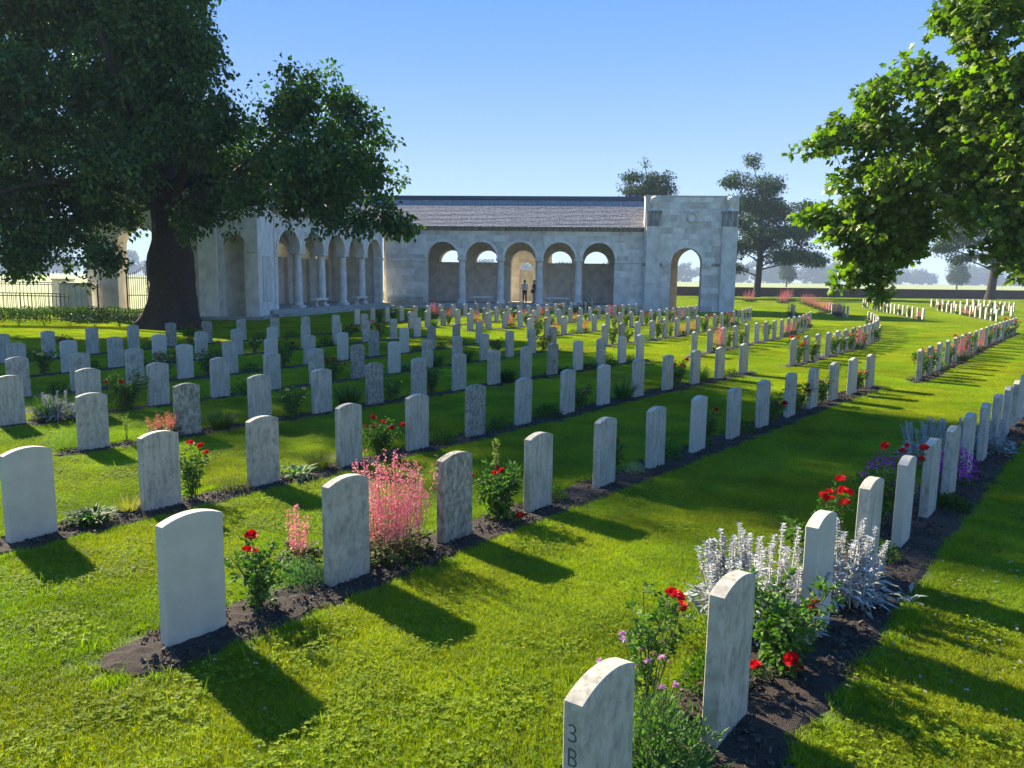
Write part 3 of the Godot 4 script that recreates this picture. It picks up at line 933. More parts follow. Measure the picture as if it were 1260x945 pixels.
var bed_pts := {}    # cells of half a metre that touch a bed -> segments

func prepare_beds():
	for key in ROWS:
		var p := row_pts(key)
		var w := bed_half(key)
		var t := -0.24
		while t < p.size() - 1 + 0.26:
			var q := along(p, t)
			var cell := Vector2i(int(floor(q.x)), int(floor(q.y)))
			for i in [-1, 0, 1]:
				for j in [-1, 0, 1]:
					var c := cell + Vector2i(i, j)
					if not bed_pts.has(c): bed_pts[c] = []
					bed_pts[c].append(Vector3(q.x, q.y, w))
			t += 0.1

func in_bed(x: float, d: float, margin: float) -> bool:
	var c := Vector2i(int(floor(x)), int(floor(d)))
	if not bed_pts.has(c): return false
	for q in bed_pts[c]:
		var w: float = q.z + margin + 0.05 * noise.get_noise_2d(x * 260.0, d * 260.0)
		if (Vector2(q.x, q.y) - Vector2(x, d)).length_squared() < w * w: return true
	return false

func make_ground():
	# fields to the horizon
	var b := MB.new()
	var S := 3000.0
	b.quad(Vector3(-S, -0.28, -S), Vector3(S, -0.28, -S), Vector3(S, -0.28, 60), Vector3(-S, -0.28, 60))
	structure("field_ground", b.mesh(M.field))
	# the cemetery lawn
	b = MB.new()
	var ds := []
	var d := -6.0
	while d < 122.0:
		ds.append(d)
		d += 0.5 if d < 14.0 else (2.0 if d < 60.0 else 8.0)
	ds.append(122.0)
	var xs := [-70.0, -40.0, -22.0, -10.0, 0.0, 10.0, 20.0, 40.0, 70.0, 120.0, 170.0]
	for i in ds.size() - 1:
		for j in xs.size() - 1:
			if xs[j + 1] < -15.0 and ds[i] > 47.0: continue
			var a := on_ground(xs[j], ds[i]); var c := on_ground(xs[j + 1], ds[i])
			var e := on_ground(xs[j + 1], ds[i + 1]); var f := on_ground(xs[j], ds[i + 1])
			b.tri_n(a, f, e, Vector3.UP, Vector3.UP, Vector3.UP)
			b.tri_n(a, e, c, Vector3.UP, Vector3.UP, Vector3.UP)
	structure("lawn", b.mesh(M.lawn))
	# soil beds, a little raised and crumbly
	rng.seed = 9
	for key in ROWS:
		var p := row_pts(key)
		var w := bed_half(key)
		b = MB.new()
		var t := -0.2 - w / 1.26
		var st := 0.05 if key in ["A1", "B1", "C1"] else 0.2
		var prev := []
		var last := p.size() - 1 + 0.2 + w / 1.26
		while t < last + st * 0.5:
			var q := along(p, t)
			var tg := tangent(p, t)
			var nrm := Vector2(tg.y, -tg.x)
			var over := maxf(maxf(-0.2 - t, t - (p.size() - 1 + 0.2)), 0.0) * 1.26 / w
			var we := w * sqrt(maxf(0.02, 1.0 - over * over))
			var ring := []
			var kk := 9
			for k in kk:
				var f := float(k) / (kk - 1) * 2.0 - 1.0
				var ww := we * (1.0 + 0.16 * noise.get_noise_2d(q.x * 150.0 + 40.0 * signf(f), q.y * 150.0))
				var pt := q + nrm * f * ww
				var y := gy(pt.x, pt.y) + 0.028 * (1.0 - f * f * f * f) + 0.016 * noise.get_noise_2d(pt.x * 900.0, pt.y * 900.0) - (0.02 if absf(f) > 0.95 else 0.0)
				ring.append(Vector3(pt.x, y, -pt.y))
			if prev.size():
				for k in kk - 1: b.quad(prev[k], ring[k], ring[k + 1], prev[k + 1])
			prev = ring
			t += st
		structure("soil_bed", b.mesh(M.soil))
	# clods and bark chips on the nearer beds
	var chips := MB.new()
	for i in 26:
		var o := Vector3(rnd(-0.1, 0.1), 0.0, rnd(-0.1, 0.1))
		var s := rnd(0.006, 0.02)
		var g := rnd(0.02, 0.12)
		chips.col = Color(g, g * 0.78, g * 0.6)
		var k1 := rdir() * s
		var k2 := rdir() * s
		chips.tri(o + k1, o + k2, o - k1); chips.tri(o + k1, o - k2, o - k1)
		chips.tri(o + k1 * 0.6 + Vector3(0, s * 0.7, 0), o + k2, o - k1)
	var xf := []
	var cl := []
	for key in ["A1", "B1", "C1", "D1", "B2"]:
		var p := row_pts(key)
		for i in int(p.size() * 26):
			var t := rnd(-0.25, p.size() - 0.75)
			var q := along(p, t)
			var tg := tangent(p, t)
			q += Vector2(tg.y, -tg.x) * rnd(-0.8, 0.8) * bed_half(key)
			xf.append(Transform3D(Basis(Vector3.UP, rnd(0, TAU)).scaled(Vector3.ONE * rnd(0.7, 1.3)), on_ground(q.x, q.y) + Vector3(0, 0.035, 0)))
			var g := rnd(0.6, 1.5)
			cl.append(Color(g, g, g))
	var ch := scatter(self, "bark_chips", chips.mesh(M.matte), xf, cl)
	ch.set_meta("kind", "stuff")
	tag(ch, "crumbs of dark bark and soil on the flower beds", "bark chips")

func grass_patch(size: float, count: int, hmin: float, hmax: float, wid: float, clover: int) -> ArrayMesh:
	var b := MB.new()
	for i in count:
		var o := Vector3(rnd(-0.5, 0.5) * size, -0.004, rnd(-0.5, 0.5) * size)
		var dir := (Vector3.UP + Vector3(rnd(-0.55, 0.55), 0, rnd(-0.55, 0.55))).normalized()
		var g := rnd(0.0, 1.0)
		b.col = Color(0.19, 0.275, 0.01).lerp(Color(0.40, 0.475, 0.022), g)
		if rng.randf() < 0.07: b.col = Color(0.34, 0.31, 0.11)
		b.blade(o, dir, Vector3(rnd(-0.5, 0.5), -0.15, rnd(-0.5, 0.5)), rnd(hmin, hmax), wid * rnd(0.7, 1.3), 2)
	for i in clover:
		# clover: three rounded leaflets on a short stalk
		var o := Vector3(rnd(-0.5, 0.5) * size, rnd(hmin, hmax) * 0.7, rnd(-0.5, 0.5) * size)
		var a := rnd(0, TAU)
		b.col = Color(0.12, 0.21, 0.022).lerp(Color(0.2, 0.31, 0.035), rng.randf())
		for k in 3:
			var dd := Vector3(cos(a + k * TAU / 3), rnd(-0.1, 0.35), sin(a + k * TAU / 3)).normalized()
			b.leaf(o, dd, dd.cross(Vector3.UP).normalized(), rnd(0.009, 0.015), rnd(0.008, 0.013), 0.1, 0.05)
	return b.mesh(M.grass)

func visible_half(d: float) -> float:
	return 0.72 * d + 4.0

func make_grass():
	rng.seed = 21
	var near := []
	for i in 5: near.append(grass_patch(0.30, 900, 0.02, 0.046, 0.0034, 10 if i % 2 == 0 else 26))
	var mid := []
	for i in 4: mid.append(grass_patch(0.62, 1150, 0.024, 0.05, 0.0062, 0))
	var far := []
	for i in 3: far.append(grass_patch(1.6, 2300, 0.03, 0.06, 0.013, 0))
	var edge := []
	for i in 3: edge.append(grass_patch(0.12, 90, 0.03, 0.075, 0.0036, 0))
	# [meshes, from, to, spacing, margin to beds, name]
	var bands := [[near, 1.6, 15.0, 0.165, 0.05], [mid, 15.0, 44.0, 0.38, 0.12], [far, 44.0, 116.0, 1.0, 0.2]]
	var bi := 0
	for bd in bands:
		var lists := []
		for k in bd[0].size(): lists.append([[], []])
		var d: float = bd[1]
		while d < bd[2]:
			var hw := visible_half(d)
			var x := -hw
			var right := minf(hw, 100.0)
			while x < right:
				var px: float = x + rnd(-0.4, 0.4) * bd[3]
				var pd: float = d + rnd(-0.4, 0.4) * bd[3]
				x += bd[3]
				if in_bed(px, pd, bd[4]): continue
				if under_masonry(px, pd): continue
				var k: int = rng.randi() % bd[0].size()
				var yaw := rnd(0, TAU)
				var tall := 1.05 + 0.25 * noise.get_noise_2d(px * 40.0, pd * 40.0)
				var s := rnd(0.9, 1.15)
				lists[k][0].append(Transform3D(Basis(Vector3.UP, yaw).scaled(Vector3(s, tall * rnd(0.85, 1.2), s)), on_ground(px, pd)))
				var n1 := noise.get_noise_2d(px * 22.0, pd * 22.0)
				var n2 := noise.get_noise_2d(px * 75.0 + 500.0, pd * 75.0)
				var g := 1.0 + 0.24 * n1 + 0.36 * n2 + rnd(-0.14, 0.14)
				var dry := clampf(noise.get_noise_2d(px * 30.0 - 900.0, pd * 30.0) * 1.2, -0.3, 0.35)
				lists[k][1].append(Color(g * (1.0 + 0.45 * dry), g * (1.0 + 0.08 * dry), g * (1.0 - 0.1 * dry)))
			d += bd[3]
		for k in bd[0].size():
			if lists[k][0].size() == 0: continue
			var o := scatter(self, "grass", bd[0][k], lists[k][0], lists[k][1])
			o.set_meta("kind", "stuff")
			tag(o, ["short clover and grass of the nearer lawn", "mown grass of the middle lawn", "far mown lawn grass"][bi], "grass", "mown lawn grass")
		bi += 1
	# longer tufts that the mower misses along the beds
	var el := [[[], []], [[], []], [[], []]]
	for key in ["A1", "B1", "C1", "D1", "E1"]:
		var p := row_pts(key)
		for i in int(p.size() * 30):
			var t := rnd(-0.5, p.size() - 0.5)
			var q := along(p, t)
			var tg := tangent(p, t)
			var side := -1.0 if rng.randf() < 0.5 else 1.0
			var w: float = bed_half(key) * rnd(0.98, 1.22)
			if t < -0.42 or t > p.size() - 0.6: w *= rnd(0.0, 1.0)
			q += Vector2(tg.y, -tg.x) * side * w
			var k := rng.randi() % 3
			el[k][0].append(Transform3D(Basis(Vector3.UP, rnd(0, TAU)).scaled(Vector3.ONE * rnd(0.8, 1.3)), on_ground(q.x, q.y)))
			var g := rnd(0.8, 1.1)
			el[k][1].append(Color(g * 0.85, g, g))
	for k in 3:
		var o := scatter(self, "grass_fringe", edge[k], el[k][0], el[k][1])
		o.set_meta("kind", "stuff")
		tag(o, "longer grass tufts fringing the flower beds", "grass", "grass fringes")
	# clover and other broad-leaved weeds in drifts through the nearer turf
	var cp := []
	for k in 3:
		var w := MB.new()
		for i in 46:
			var c := Vector3(rng.randfn(0, 0.08), rnd(0.016, 0.036), rng.randfn(0, 0.08))
			var a := rnd(0, TAU)
			w.col = Color(0.17, 0.255, 0.015).lerp(Color(0.34, 0.42, 0.025), rng.randf())
			for j in 3:
				var dd := Vector3(cos(a + j * TAU / 3), rnd(-0.15, 0.45), sin(a + j * TAU / 3)).normalized()
				w.leaf(c, dd, dd.cross(Vector3.UP).normalized(), rnd(0.013, 0.021), rnd(0.012, 0.018), 0.12, 0.05)
		for i in 5:
			var c := Vector3(rng.randfn(0, 0.09), 0.01, rng.randfn(0, 0.09))
			w.blade(c, (Vector3.UP + rdir() * 0.5).normalized(), rdir() * 0.4, rnd(0.05, 0.085), 0.005, 3)
		cp.append([w.mesh(M.grass), [], []])
	for i in 4300:
		var d := 1.7 + 13.0 * pow(rng.randf(), 0.75)
		var x := rnd(-1, 1) * visible_half(d)
		if noise.get_noise_2d(x * 85.0 + 300.0, d * 85.0) + 0.5 * noise.get_noise_2d(x * 20.0, d * 20.0 + 80.0) < rnd(-0.1, 0.25): continue
		if in_bed(x, d, 0.06): continue
		var e: Array = cp[rng.randi() % 3]
		e[1].append(Transform3D(Basis(Vector3.UP, rnd(0, TAU)).scaled(Vector3.ONE * rnd(0.8, 1.25)), on_ground(x, d)))
		var g := rnd(0.75, 1.15)
		e[2].append(Color(g, g, g))
	for e in cp:
		var q := scatter(self, "clover_leaves", e[0], e[1], e[2])
		q.set_meta("kind", "stuff")
		tag(q, "drifts of clover leaves in the nearer turf", "clover", "clover drifts")
	# white clover heads and daisies
	var f := MB.new()
	f.col = Color(0.62, 0.60, 0.52)
	for i in 34:
		var dd := rdir()
		if dd.y < -0.3: continue
		var s := dd.cross(Vector3(0.3, 0.8, 0.5)).normalized()
		f.leaf(Vector3(0, 0.045, 0) + dd * 0.003, dd, s, 0.009, 0.004)
	f.col = Color(0.10, 0.2, 0.03)
	f.tube([Vector3(0, 0, 0), Vector3(0, 0.043, 0)], [0.001, 0.001], 4)
	var fx := []
	var fc := []
	var spots := [[3.3, 4.3, 0.6, 90], [3.0, 3.7, 0.45, 40], [3.6, 5.2, 0.5, 40], [1.1, 9.0, 0.8, 16], [-1.3, 4.1, 0.5, 14], [-0.2, 3.2, 0.6, 12], [0.6, 6.2, 0.5, 14], [-2.6, 3.6, 0.7, 14], [3.2, 9.6, 0.5, 18], [-3.0, 5.8, 0.5, 16]]
	for s in spots:
		for i in s[3]:
			var x: float = s[0] + rng.randfn(0, s[2])
			var d: float = s[1] + rng.randfn(0, s[2])
			if d < 1.6 or in_bed(x, d, 0.0): continue
			fx.append(Transform3D(Basis(Vector3.UP, rnd(0, TAU)).scaled(Vector3.ONE * rnd(0.7, 1.1)), on_ground(x, d)))
			var g := rnd(0.85, 1.1)
			fc.append(Color(g, g, g * 0.95))
	var o := scatter(self, "clover_flowers", f.mesh(M.petal), fx, fc)
	o.set_meta("kind", "stuff")
	tag(o, "small white clover flower heads dotted over the lawn", "clover")

func under_masonry(x: float, d: float) -> bool:
	var p := Vector2(x, d)
	if x < -20.0 and d > 46.5: return true
	if d > 58.0 - 0.073 * (x - 9.6) * 1.0 - 1.2 and x > -15.0 and x < 9.6 and d < 68.0: return true
	if x > 9.3 and x < 16.9 and d > 57.0 and d < 64.5: return true
	var a := Vector2(-13.6, 44.5)
	var t := (p - a).dot(Vector2(0.269, 0.963))
	var n := (p - a).dot(Vector2(0.963, -0.269))
	if t > -4.5 and t < 16.0 and n < 1.1 and n > -8.0: return true
	if x > -22.6 and x < -12.9 and d > 39.3 and d < 46.0: return true
	return false

# ------------------------------------------------------------------ garden plants
func spray(b: MB, o: Vector3, dir: Vector3, n: int, len_: float, wid: float, c0: Color, c1: Color):
	# a compound leaf: leaflets in pairs along a short stalk
	var side := dir.cross(Vector3.UP)
	if side.length() < 0.05: side = Vector3.RIGHT
	side = side.normalized()
	for k in n:
		var t := float(k / 2 + 1) / float(n / 2 + 1)
		var s := -1.0 if k % 2 else 1.0
		var dd := (dir * (0.5 if k < n - 1 else 1.4) + side * s * 0.8 + Vector3(0, rnd(-0.35, 0.25), 0)).normalized()
		b.col = c0.lerp(c1, rng.randf())
		b.leaf(o + dir * len_ * 1.1 * t, dd, dd.cross(rdir()).normalized(), len_ * rnd(0.8, 1.15), wid * rnd(0.8, 1.15), 0.18, 0.12)

func bloom_mesh(c0: Color, c1: Color, r: float) -> ArrayMesh:
	# an open double rose: rings of cupped petals
	var b := MB.new()
	for ring in 4:
		var n: int = [6, 6, 5, 4][ring]
		var tilt: float = [0.15, 0.55, 0.95, 1.3][ring]
		var len_: float = r * [1.0, 0.92, 0.8, 0.62][ring]
		for k in n:
			var a := TAU * (k + 0.5 * (ring % 2)) / n + rnd(-0.2, 0.2)
			var out := Vector3(cos(a), 0, sin(a))
			var side := Vector3(-sin(a), 0, cos(a))
			var dir := (out * cos(tilt) + Vector3.UP * sin(tilt)).normalized()
			var nn := (Vector3.UP * cos(tilt) - out * sin(tilt)).normalized()
			b.col = c0.lerp(c1, rng.randf())
			var base := out * r * 0.06 + Vector3(0, ring * r * 0.08, 0)
			var m := base + dir * len_ * 0.6 - nn * len_ * 0.12
			var w := len_ * 0.52
			var l := m + side * w + nn * w * 0.25
			var q := m - side * w + nn * w * 0.25
			var t0 := base + dir * len_ + side * w * 0.55 + nn * len_ * 0.1
			var t1 := base + dir * len_ - side * w * 0.55 + nn * len_ * 0.1
			b.tri(base, l, m); b.tri(base, m, q)
			b.tri(l, t0, m); b.tri(t0, t1, m); b.tri(t1, q, m)
	b.col = Color(0.05, 0.11, 0.02)
	for k in 5:
		var a := TAU * k / 5.0
		b.leaf(Vector3(0, -0.005, 0), Vector3(cos(a), -0.3, sin(a)).normalized(), Vector3(-sin(a), 0, cos(a)), r * 0.7, r * 0.2)
	return b.mesh(M.petal)

var BLOOM := {}

func rose_bush(label: String, pos: Vector3, h: float, w: float, canes: int, petals: String, blooms: Array, seed_: int, leafiness := 1.0, group := "") -> Node3D:
	rng.seed = seed_
	var o := thing("rose_bush", label, "rose bush", pos, 0.0, group)
	var wood := MB.new()
	var f := MB.new()
	wood.col = Color(0.07, 0.08, 0.03)
	var tips := []
	for c in canes:
		var a := TAU * c / canes + rnd(-0.5, 0.5)
		var out := Vector3(cos(a), 0, sin(a)) * w * rnd(0.35, 1.0)
		var top := out + Vector3(0, h * rnd(0.72, 1.0), 0)
		var p := []
		var rr := []
		for k in 6:
			var t := k / 5.0
			p.append(Vector3(out.x * t * (0.5 + 0.5 * t), top.y * t, out.z * t * (0.5 + 0.5 * t)) + Vector3(rnd(-1, 1), 0, rnd(-1, 1)) * 0.02 * t)
			rr.append(lerpf(0.006, 0.0025, t))
		wood.tube(p, rr, 5)
		tips.append(top)
		for k in int(38 * leafiness * h / 0.5):
			var t := pow(rng.randf(), 0.75) * 0.92 + 0.08
			var q: Vector3 = p[int(t * 4.99)].lerp(p[int(t * 4.99) + 1], fposmod(t * 4.99, 1.0))
			var dd := (rdir() + Vector3(0, 0.25, 0)).normalized()
			wood.tube([q, q + dd * 0.05], [0.0015, 0.001], 3, 0, 1, false)
			spray(f, q + dd * 0.03, dd, 5, rnd(0.032, 0.05), rnd(0.022, 0.032), Color(0.05, 0.11, 0.025), Color(0.17, 0.28, 0.06))
	if not BLOOM.has(petals):
		var cc: Array = {"red": [Color(0.42, 0.008, 0.012), Color(0.60, 0.015, 0.02)], "yellow": [Color(0.75, 0.62, 0.10), Color(0.85, 0.78, 0.35)], "coral": [Color(0.72, 0.20, 0.12), Color(0.80, 0.32, 0.22)], "white": [Color(0.75, 0.74, 0.66), Color(0.85, 0.84, 0.78)], "pink": [Color(0.70, 0.22, 0.28), Color(0.8, 0.38, 0.42)]}[petals]
		BLOOM[petals] = [bloom_mesh(cc[0], cc[1], 0.042), bloom_mesh(cc[0], cc[1], 0.036)]
	var bl: Array = blooms
	if bl.size() == 1:
		# only a number given: set them on the cane tips
		var n: int = int(bl[0])
		bl = []
		for k in n:
			bl.append(tips[k % tips.size()] + Vector3(rnd(-0.06, 0.06), rnd(-0.06, 0.05), rnd(-0.06, 0.06)))
	for k in bl.size():
		var q: Vector3 = bl[k]
		var foot := Vector3(q.x * 0.25, 0, q.z * 0.25)
		wood.col = Color(0.07, 0.09, 0.03)
		wood.tube([foot, foot.lerp(q, 0.55) + Vector3(rnd(-0.02, 0.02), 0.03, rnd(-0.02, 0.02)), q], [0.004, 0.003, 0.002], 5)
		for j in 7:
			var qq := foot.lerp(q, rnd(0.35, 0.93)) + Vector3(0, 0.015, 0)
			var dd := (rdir() + Vector3(0, 0.2, 0)).normalized()
			spray(f, qq, dd, 5, rnd(0.032, 0.05), rnd(0.022, 0.032), Color(0.035, 0.085, 0.02), Color(0.12, 0.21, 0.04))
		var tilt := Basis(Vector3(rnd(-1, 1), 0, rnd(-1, 1)).normalized(), rnd(0.1, 0.9))
		part(o, "bloom", BLOOM[petals][k % 2], Transform3D(tilt.scaled(Vector3.ONE * rnd(0.85, 1.15)), q))
	part(o, "canes", wood.mesh(M.matte))
	part(o, "foliage", f.mesh(M.herb))
	return o

func lambs_ear(label: String, pos: Vector3, spikes: int, r: float, h: float, seed_: int, group := "") -> Node3D:
	rng.seed = seed_
	var o := thing("lambs_ear", label, "plant", pos, 0.0, group)
	var f := MB.new()
	for i in int(300 * r / 0.3):
		var a := rnd(0, TAU)
		var q := Vector3(cos(a), 0, sin(a)) * r * sqrt(rng.randf()) + Vector3(0, rnd(0.02, 0.16), 0)
		var dd := (Vector3(q.x, 0, q.z).normalized() * rnd(0.3, 1.0) + Vector3(rnd(-0.6, 0.6), rnd(0.0, 0.9), rnd(-0.6, 0.6))).normalized()
		var g := rnd(0.26, 0.44)
		f.col = Color(g * 0.94, g, g * 0.90)
		f.leaf(q, dd, dd.cross(Vector3.UP + rdir() * 0.3).normalized(), rnd(0.09, 0.15), rnd(0.03, 0.048), 0.15, 0.3)
	part(o, "leaves", f.mesh(M.woolly))
	for i in spikes:
		var a := rnd(0, TAU)
		var q := Vector3(cos(a), 0, sin(a)) * r * 0.85 * sqrt(rng.randf())
		var hh := h * rnd(0.7, 1.08)
		var lean := Vector3(q.x, 0, q.z) * rnd(0.1, 0.4) + Vector3(rnd(-0.05, 0.05), 0, rnd(-0.05, 0.05))
		var s := MB.new()
		var g := rnd(0.44, 0.60)
		s.col = Color(g * 0.97, g, g * 0.96)
		var top := q + lean + Vector3(0, hh, 0)
		s.tube([q, q.lerp(top, 0.5) - lean * 0.1, top], [0.006, 0.0055, 0.004], 5)
		var y := 0.16
		while y < 1.0:
			var c := q.lerp(top, y)
			var dense := y > 0.55
			for k in (7 if dense else 4):
				var aa := rnd(0, TAU)
				var dd := Vector3(cos(aa), rnd(0.1, 0.9), sin(aa)).normalized()
				var gg := g * rnd(0.8, 1.15)
				s.col = Color(gg * 0.97, gg, gg * 0.95) if rng.randf() > 0.12 or not dense else Color(0.36, 0.27, 0.40)
				s.leaf(c, dd, dd.cross(Vector3.UP).normalized(), rnd(0.02, 0.034) if dense else rnd(0.06, 0.095), rnd(0.014, 0.02) if dense else rnd(0.022, 0.032), 0.2, 0.15)
			y += 0.035 if dense else 0.12
		part(o, "flower_spike", s.mesh(M.woolly))
	return o

func heuchera(label: String, pos: Vector3, stems: int, r: float, h: float, seed_: int, c0: Color, c1: Color, group := "") -> Node3D:
	rng.seed = seed_
	var o := thing("heuchera", label, "plant", pos, 0.0, group)
	var f := MB.new()
	for i in int(210 * r / 0.2):
		var a := rnd(0, TAU)
		var q := Vector3(cos(a), 0, sin(a)) * r * sqrt(rng.randf()) + Vector3(0, rnd(0.03, 0.17), 0)
		var dd := (Vector3(cos(a), rnd(-0.2, 0.6), sin(a)) + rdir() * 0.4).normalized()
		f.col = Color(0.03, 0.06, 0.015).lerp(Color(0.13, 0.15, 0.03), rng.randf())
		f.leaf(q, dd, dd.cross(Vector3.UP).normalized(), rnd(0.05, 0.085), rnd(0.05, 0.08), 0.1, 0.2)
	part(o, "leaves", f.mesh(M.herb))
	var st := MB.new()
	var fl := MB.new()
	for i in stems:
		var a := rnd(0, TAU)
		var q := Vector3(cos(a), 0, sin(a)) * r * 0.7 * sqrt(rng.randf()) + Vector3(0, 0.05, 0)
		var top := q * rnd(1.1, 1.7) + Vector3(rnd(-0.05, 0.05), h * rnd(0.42, 1.05), rnd(-0.05, 0.05))
		st.col = Color(0.22, 0.10, 0.07)
		st.tube([q, q.lerp(top, 0.5) + Vector3(q.x, 0, q.z) * 0.12, top], [0.0016, 0.0013, 0.0008], 4, 0, 1, false)
		for k in 46:
			var t := 0.36 + 0.64 * rng.randf()
			var c := q.lerp(top, t) + rdir() * 0.034 * (1.15 - t * 0.6)
			fl.col = c0.lerp(c1, rng.randf())
			var s := rnd(0.005, 0.0085)
			var e := rdir() * s
			var g := e.cross(rdir()).normalized() * s
			fl.tri(c + e, c + g, c - e); fl.tri(c + e, c - e, c - g)
			fl.tri(c + e.cross(g).normalized() * s, c + g, c - g)
	part(o, "stems", st.mesh(M.matte))
	part(o, "florets", fl.mesh(M.petal))
	return o

func cushion(label: String, pos: Vector3, r: float, h: float, n: int, leaf_l: float, leaf_w: float, c0: Color, c1: Color, seed_: int, called := "cushion_plant", flower := Color.BLACK, nf := 0, group := "") -> Node3D:
	rng.seed = seed_
	var o := thing(called, label, "plant", pos, rnd(0, TAU), group)
	var f := MB.new()
	for i in n:
		var dd := rdir()
		dd.y = absf(dd.y)
		var k := pow(rng.randf(), 0.35) * (0.82 + 0.3 * noise.get_noise_3d(dd.x * 160.0 + seed_, dd.y * 160.0, dd.z * 160.0))
		var q := Vector3(dd.x * r, dd.y * h, dd.z * r) * k
		var out := (dd * 0.8 + Vector3(0, 0.5, 0) + rdir() * 0.7).normalized()
		f.col = c0.lerp(c1, rng.randf())
		f.leaf(q, out, out.cross(rdir()).normalized(), leaf_l * rnd(0.7, 1.3), leaf_w * rnd(0.7, 1.3), 0.15, 0.15)
	part(o, "foliage", f.mesh(M.herb))
	if nf > 0:
		var p := MB.new()
		for i in nf:
			var dd := rdir()
			dd.y = absf(dd.y) + 0.25
			dd = dd.normalized()
			var q := Vector3(dd.x * r, dd.y * h, dd.z * r) * rnd(0.95, 1.2)
			p.col = flower * rnd(0.75, 1.2)
			var s1 := dd.cross(rdir()).normalized()
			for k in 5:
				var e := s1.rotated(dd, TAU * k / 5.0)
				p.leaf(q, (e + dd * 0.5).normalized(), e.cross(dd).normalized(), 0.02, 0.014, 0.1, 0.1)
		part(o, "flowers", p.mesh(M.petal))
	return o

func blade_clump(label: String, pos: Vector3, n: int, r: float, h: float, wid: float, c0: Color, c1: Color, seed_: int, group := "") -> Node3D:
	rng.seed = seed_
	var o := thing("grassy_clump", label, "plant", pos, rnd(0, TAU), group)
	var f := MB.new()
	for i in n:
		var a := rnd(0, TAU)
		var q := Vector3(cos(a), 0, sin(a)) * r * 0.35 * sqrt(rng.randf())
		var dd := (Vector3.UP + Vector3(cos(a), 0, sin(a)) * rnd(0.05, 0.6)).normalized()
		f.col = c0.lerp(c1, rng.randf())
		f.blade(q, dd, Vector3(cos(a) * rnd(0.1, 0.5), -rnd(0.0, 0.35), sin(a) * rnd(0.1, 0.5)), h * rnd(0.6, 1.1), wid * rnd(0.7, 1.3), 4)
	part(o, "blades", f.mesh(M.herb))
	return o

func broad_clump(label: String, pos: Vector3, n: int, r: float, len_: float, wid: float, c0: Color, c1: Color, seed_: int, group := "") -> Node3D:
	rng.seed = seed_
	var o := thing("leafy_clump", label, "plant", pos, rnd(0, TAU), group)
	var f := MB.new()
	for i in n:
		var a := rnd(0, TAU)
		var q := Vector3(cos(a), 0, sin(a)) * r * 0.6 * sqrt(rng.randf()) + Vector3(0, rnd(0.0, 0.08), 0)
		var dd := (Vector3(cos(a), rnd(0.25, 1.4), sin(a))).normalized()
		f.col = c0.lerp(c1, rng.randf())
		f.leaf(q, dd, dd.cross(Vector3.UP).normalized(), len_ * rnd(0.7, 1.25), wid * rnd(0.7, 1.25), 0.12, 0.35)
	part(o, "leaves", f.mesh(M.herb))
	return o

func scabious(label: String, pos: Vector3, seed_: int) -> Node3D:
	rng.seed = seed_
	var o := cushion(label, pos, 0.36, 0.38, 2600, 0.035, 0.013, Color(0.06, 0.12, 0.035), Color(0.19, 0.29, 0.10), seed_, "scabious_plant")
	rng.seed = seed_ + 1
	for i in 22:
		var a := rnd(0, TAU)
		var q := Vector3(cos(a) * 0.16, 0.2, sin(a) * 0.16) * rnd(0.3, 1.0)
		var top := Vector3(q.x * rnd(1.0, 1.6), rnd(0.40, 0.60), q.z * rnd(1.0, 1.6)).rotated(Vector3.UP, -o.rotation.y)
		var s := MB.new()
		s.col = Color(0.10, 0.16, 0.05)
		s.tube([q, q.lerp(top, 0.5), top], [0.0016, 0.0014, 0.0012], 4)
		var pink := i % 3 == 0
		for k in 40:
			var dd := rdir()
			if dd.y < -0.2: continue
			s.col = Color(0.66, 0.40, 0.60) * rnd(0.8, 1.15) if pink else Color(0.34, 0.27, 0.15) * rnd(0.7, 1.2)
			var l := 0.022 if pink else 0.013
			s.leaf(top, dd, dd.cross(rdir()).normalized(), l, l * 0.4, 0.1, 0.1)
		part(o, "flower_head" if pink else "seed_head", s.mesh(M.petal))
	return o

func seed_spire(label: String, pos: Vector3, h: float, seed_: int) -> Node3D:
	rng.seed = seed_
	var o := thing("seed_spire", label, "plant", pos)
	var s := MB.new()
	for k in 3:
		var top := Vector3(rnd(-0.05, 0.05), h * rnd(0.85, 1.0), rnd(-0.05, 0.05))
		s.col = Color(0.16, 0.19, 0.06)
		s.tube([Vector3(0, 0, 0), top], [0.004, 0.0015], 5)
		for i in 60:
			var c := Vector3.ZERO.lerp(top, rnd(0.45, 1.0))
			s.col = Color(0.22, 0.25, 0.09).lerp(Color(0.42, 0.40, 0.18), rng.randf())
			var dd := (rdir() + Vector3(0, 0.8, 0)).normalized()
			s.leaf(c, dd, dd.cross(rdir()).normalized(), 0.032, 0.012)
	part(o, "stalks", s.mesh(M.herb))
	return o

func bed_pos(key: String, t: float, off := 0.0) -> Vector3:
	# off: metres across the row, positive away from the camera side
	var p := row_pts(key)
	var q := along(p, t)
	var tg := tangent(p, t)
	q += Vector2(-tg.y, tg.x) * off
	return on_ground(q.x, q.y) + Vector3(0, 0.015, 0)

func px_bloom(pos: Vector3, list: Array, dd := 0.0) -> Array:
	# blooms seen at pixels of the photograph, set at the bush's own distance
	var o := []
	for i in list.size():
		var q := at(list[i][0], list[i][1], -pos.z + dd + 0.05 * ((i * 7) % 5 - 2))
		o.append(q - pos)
	return o

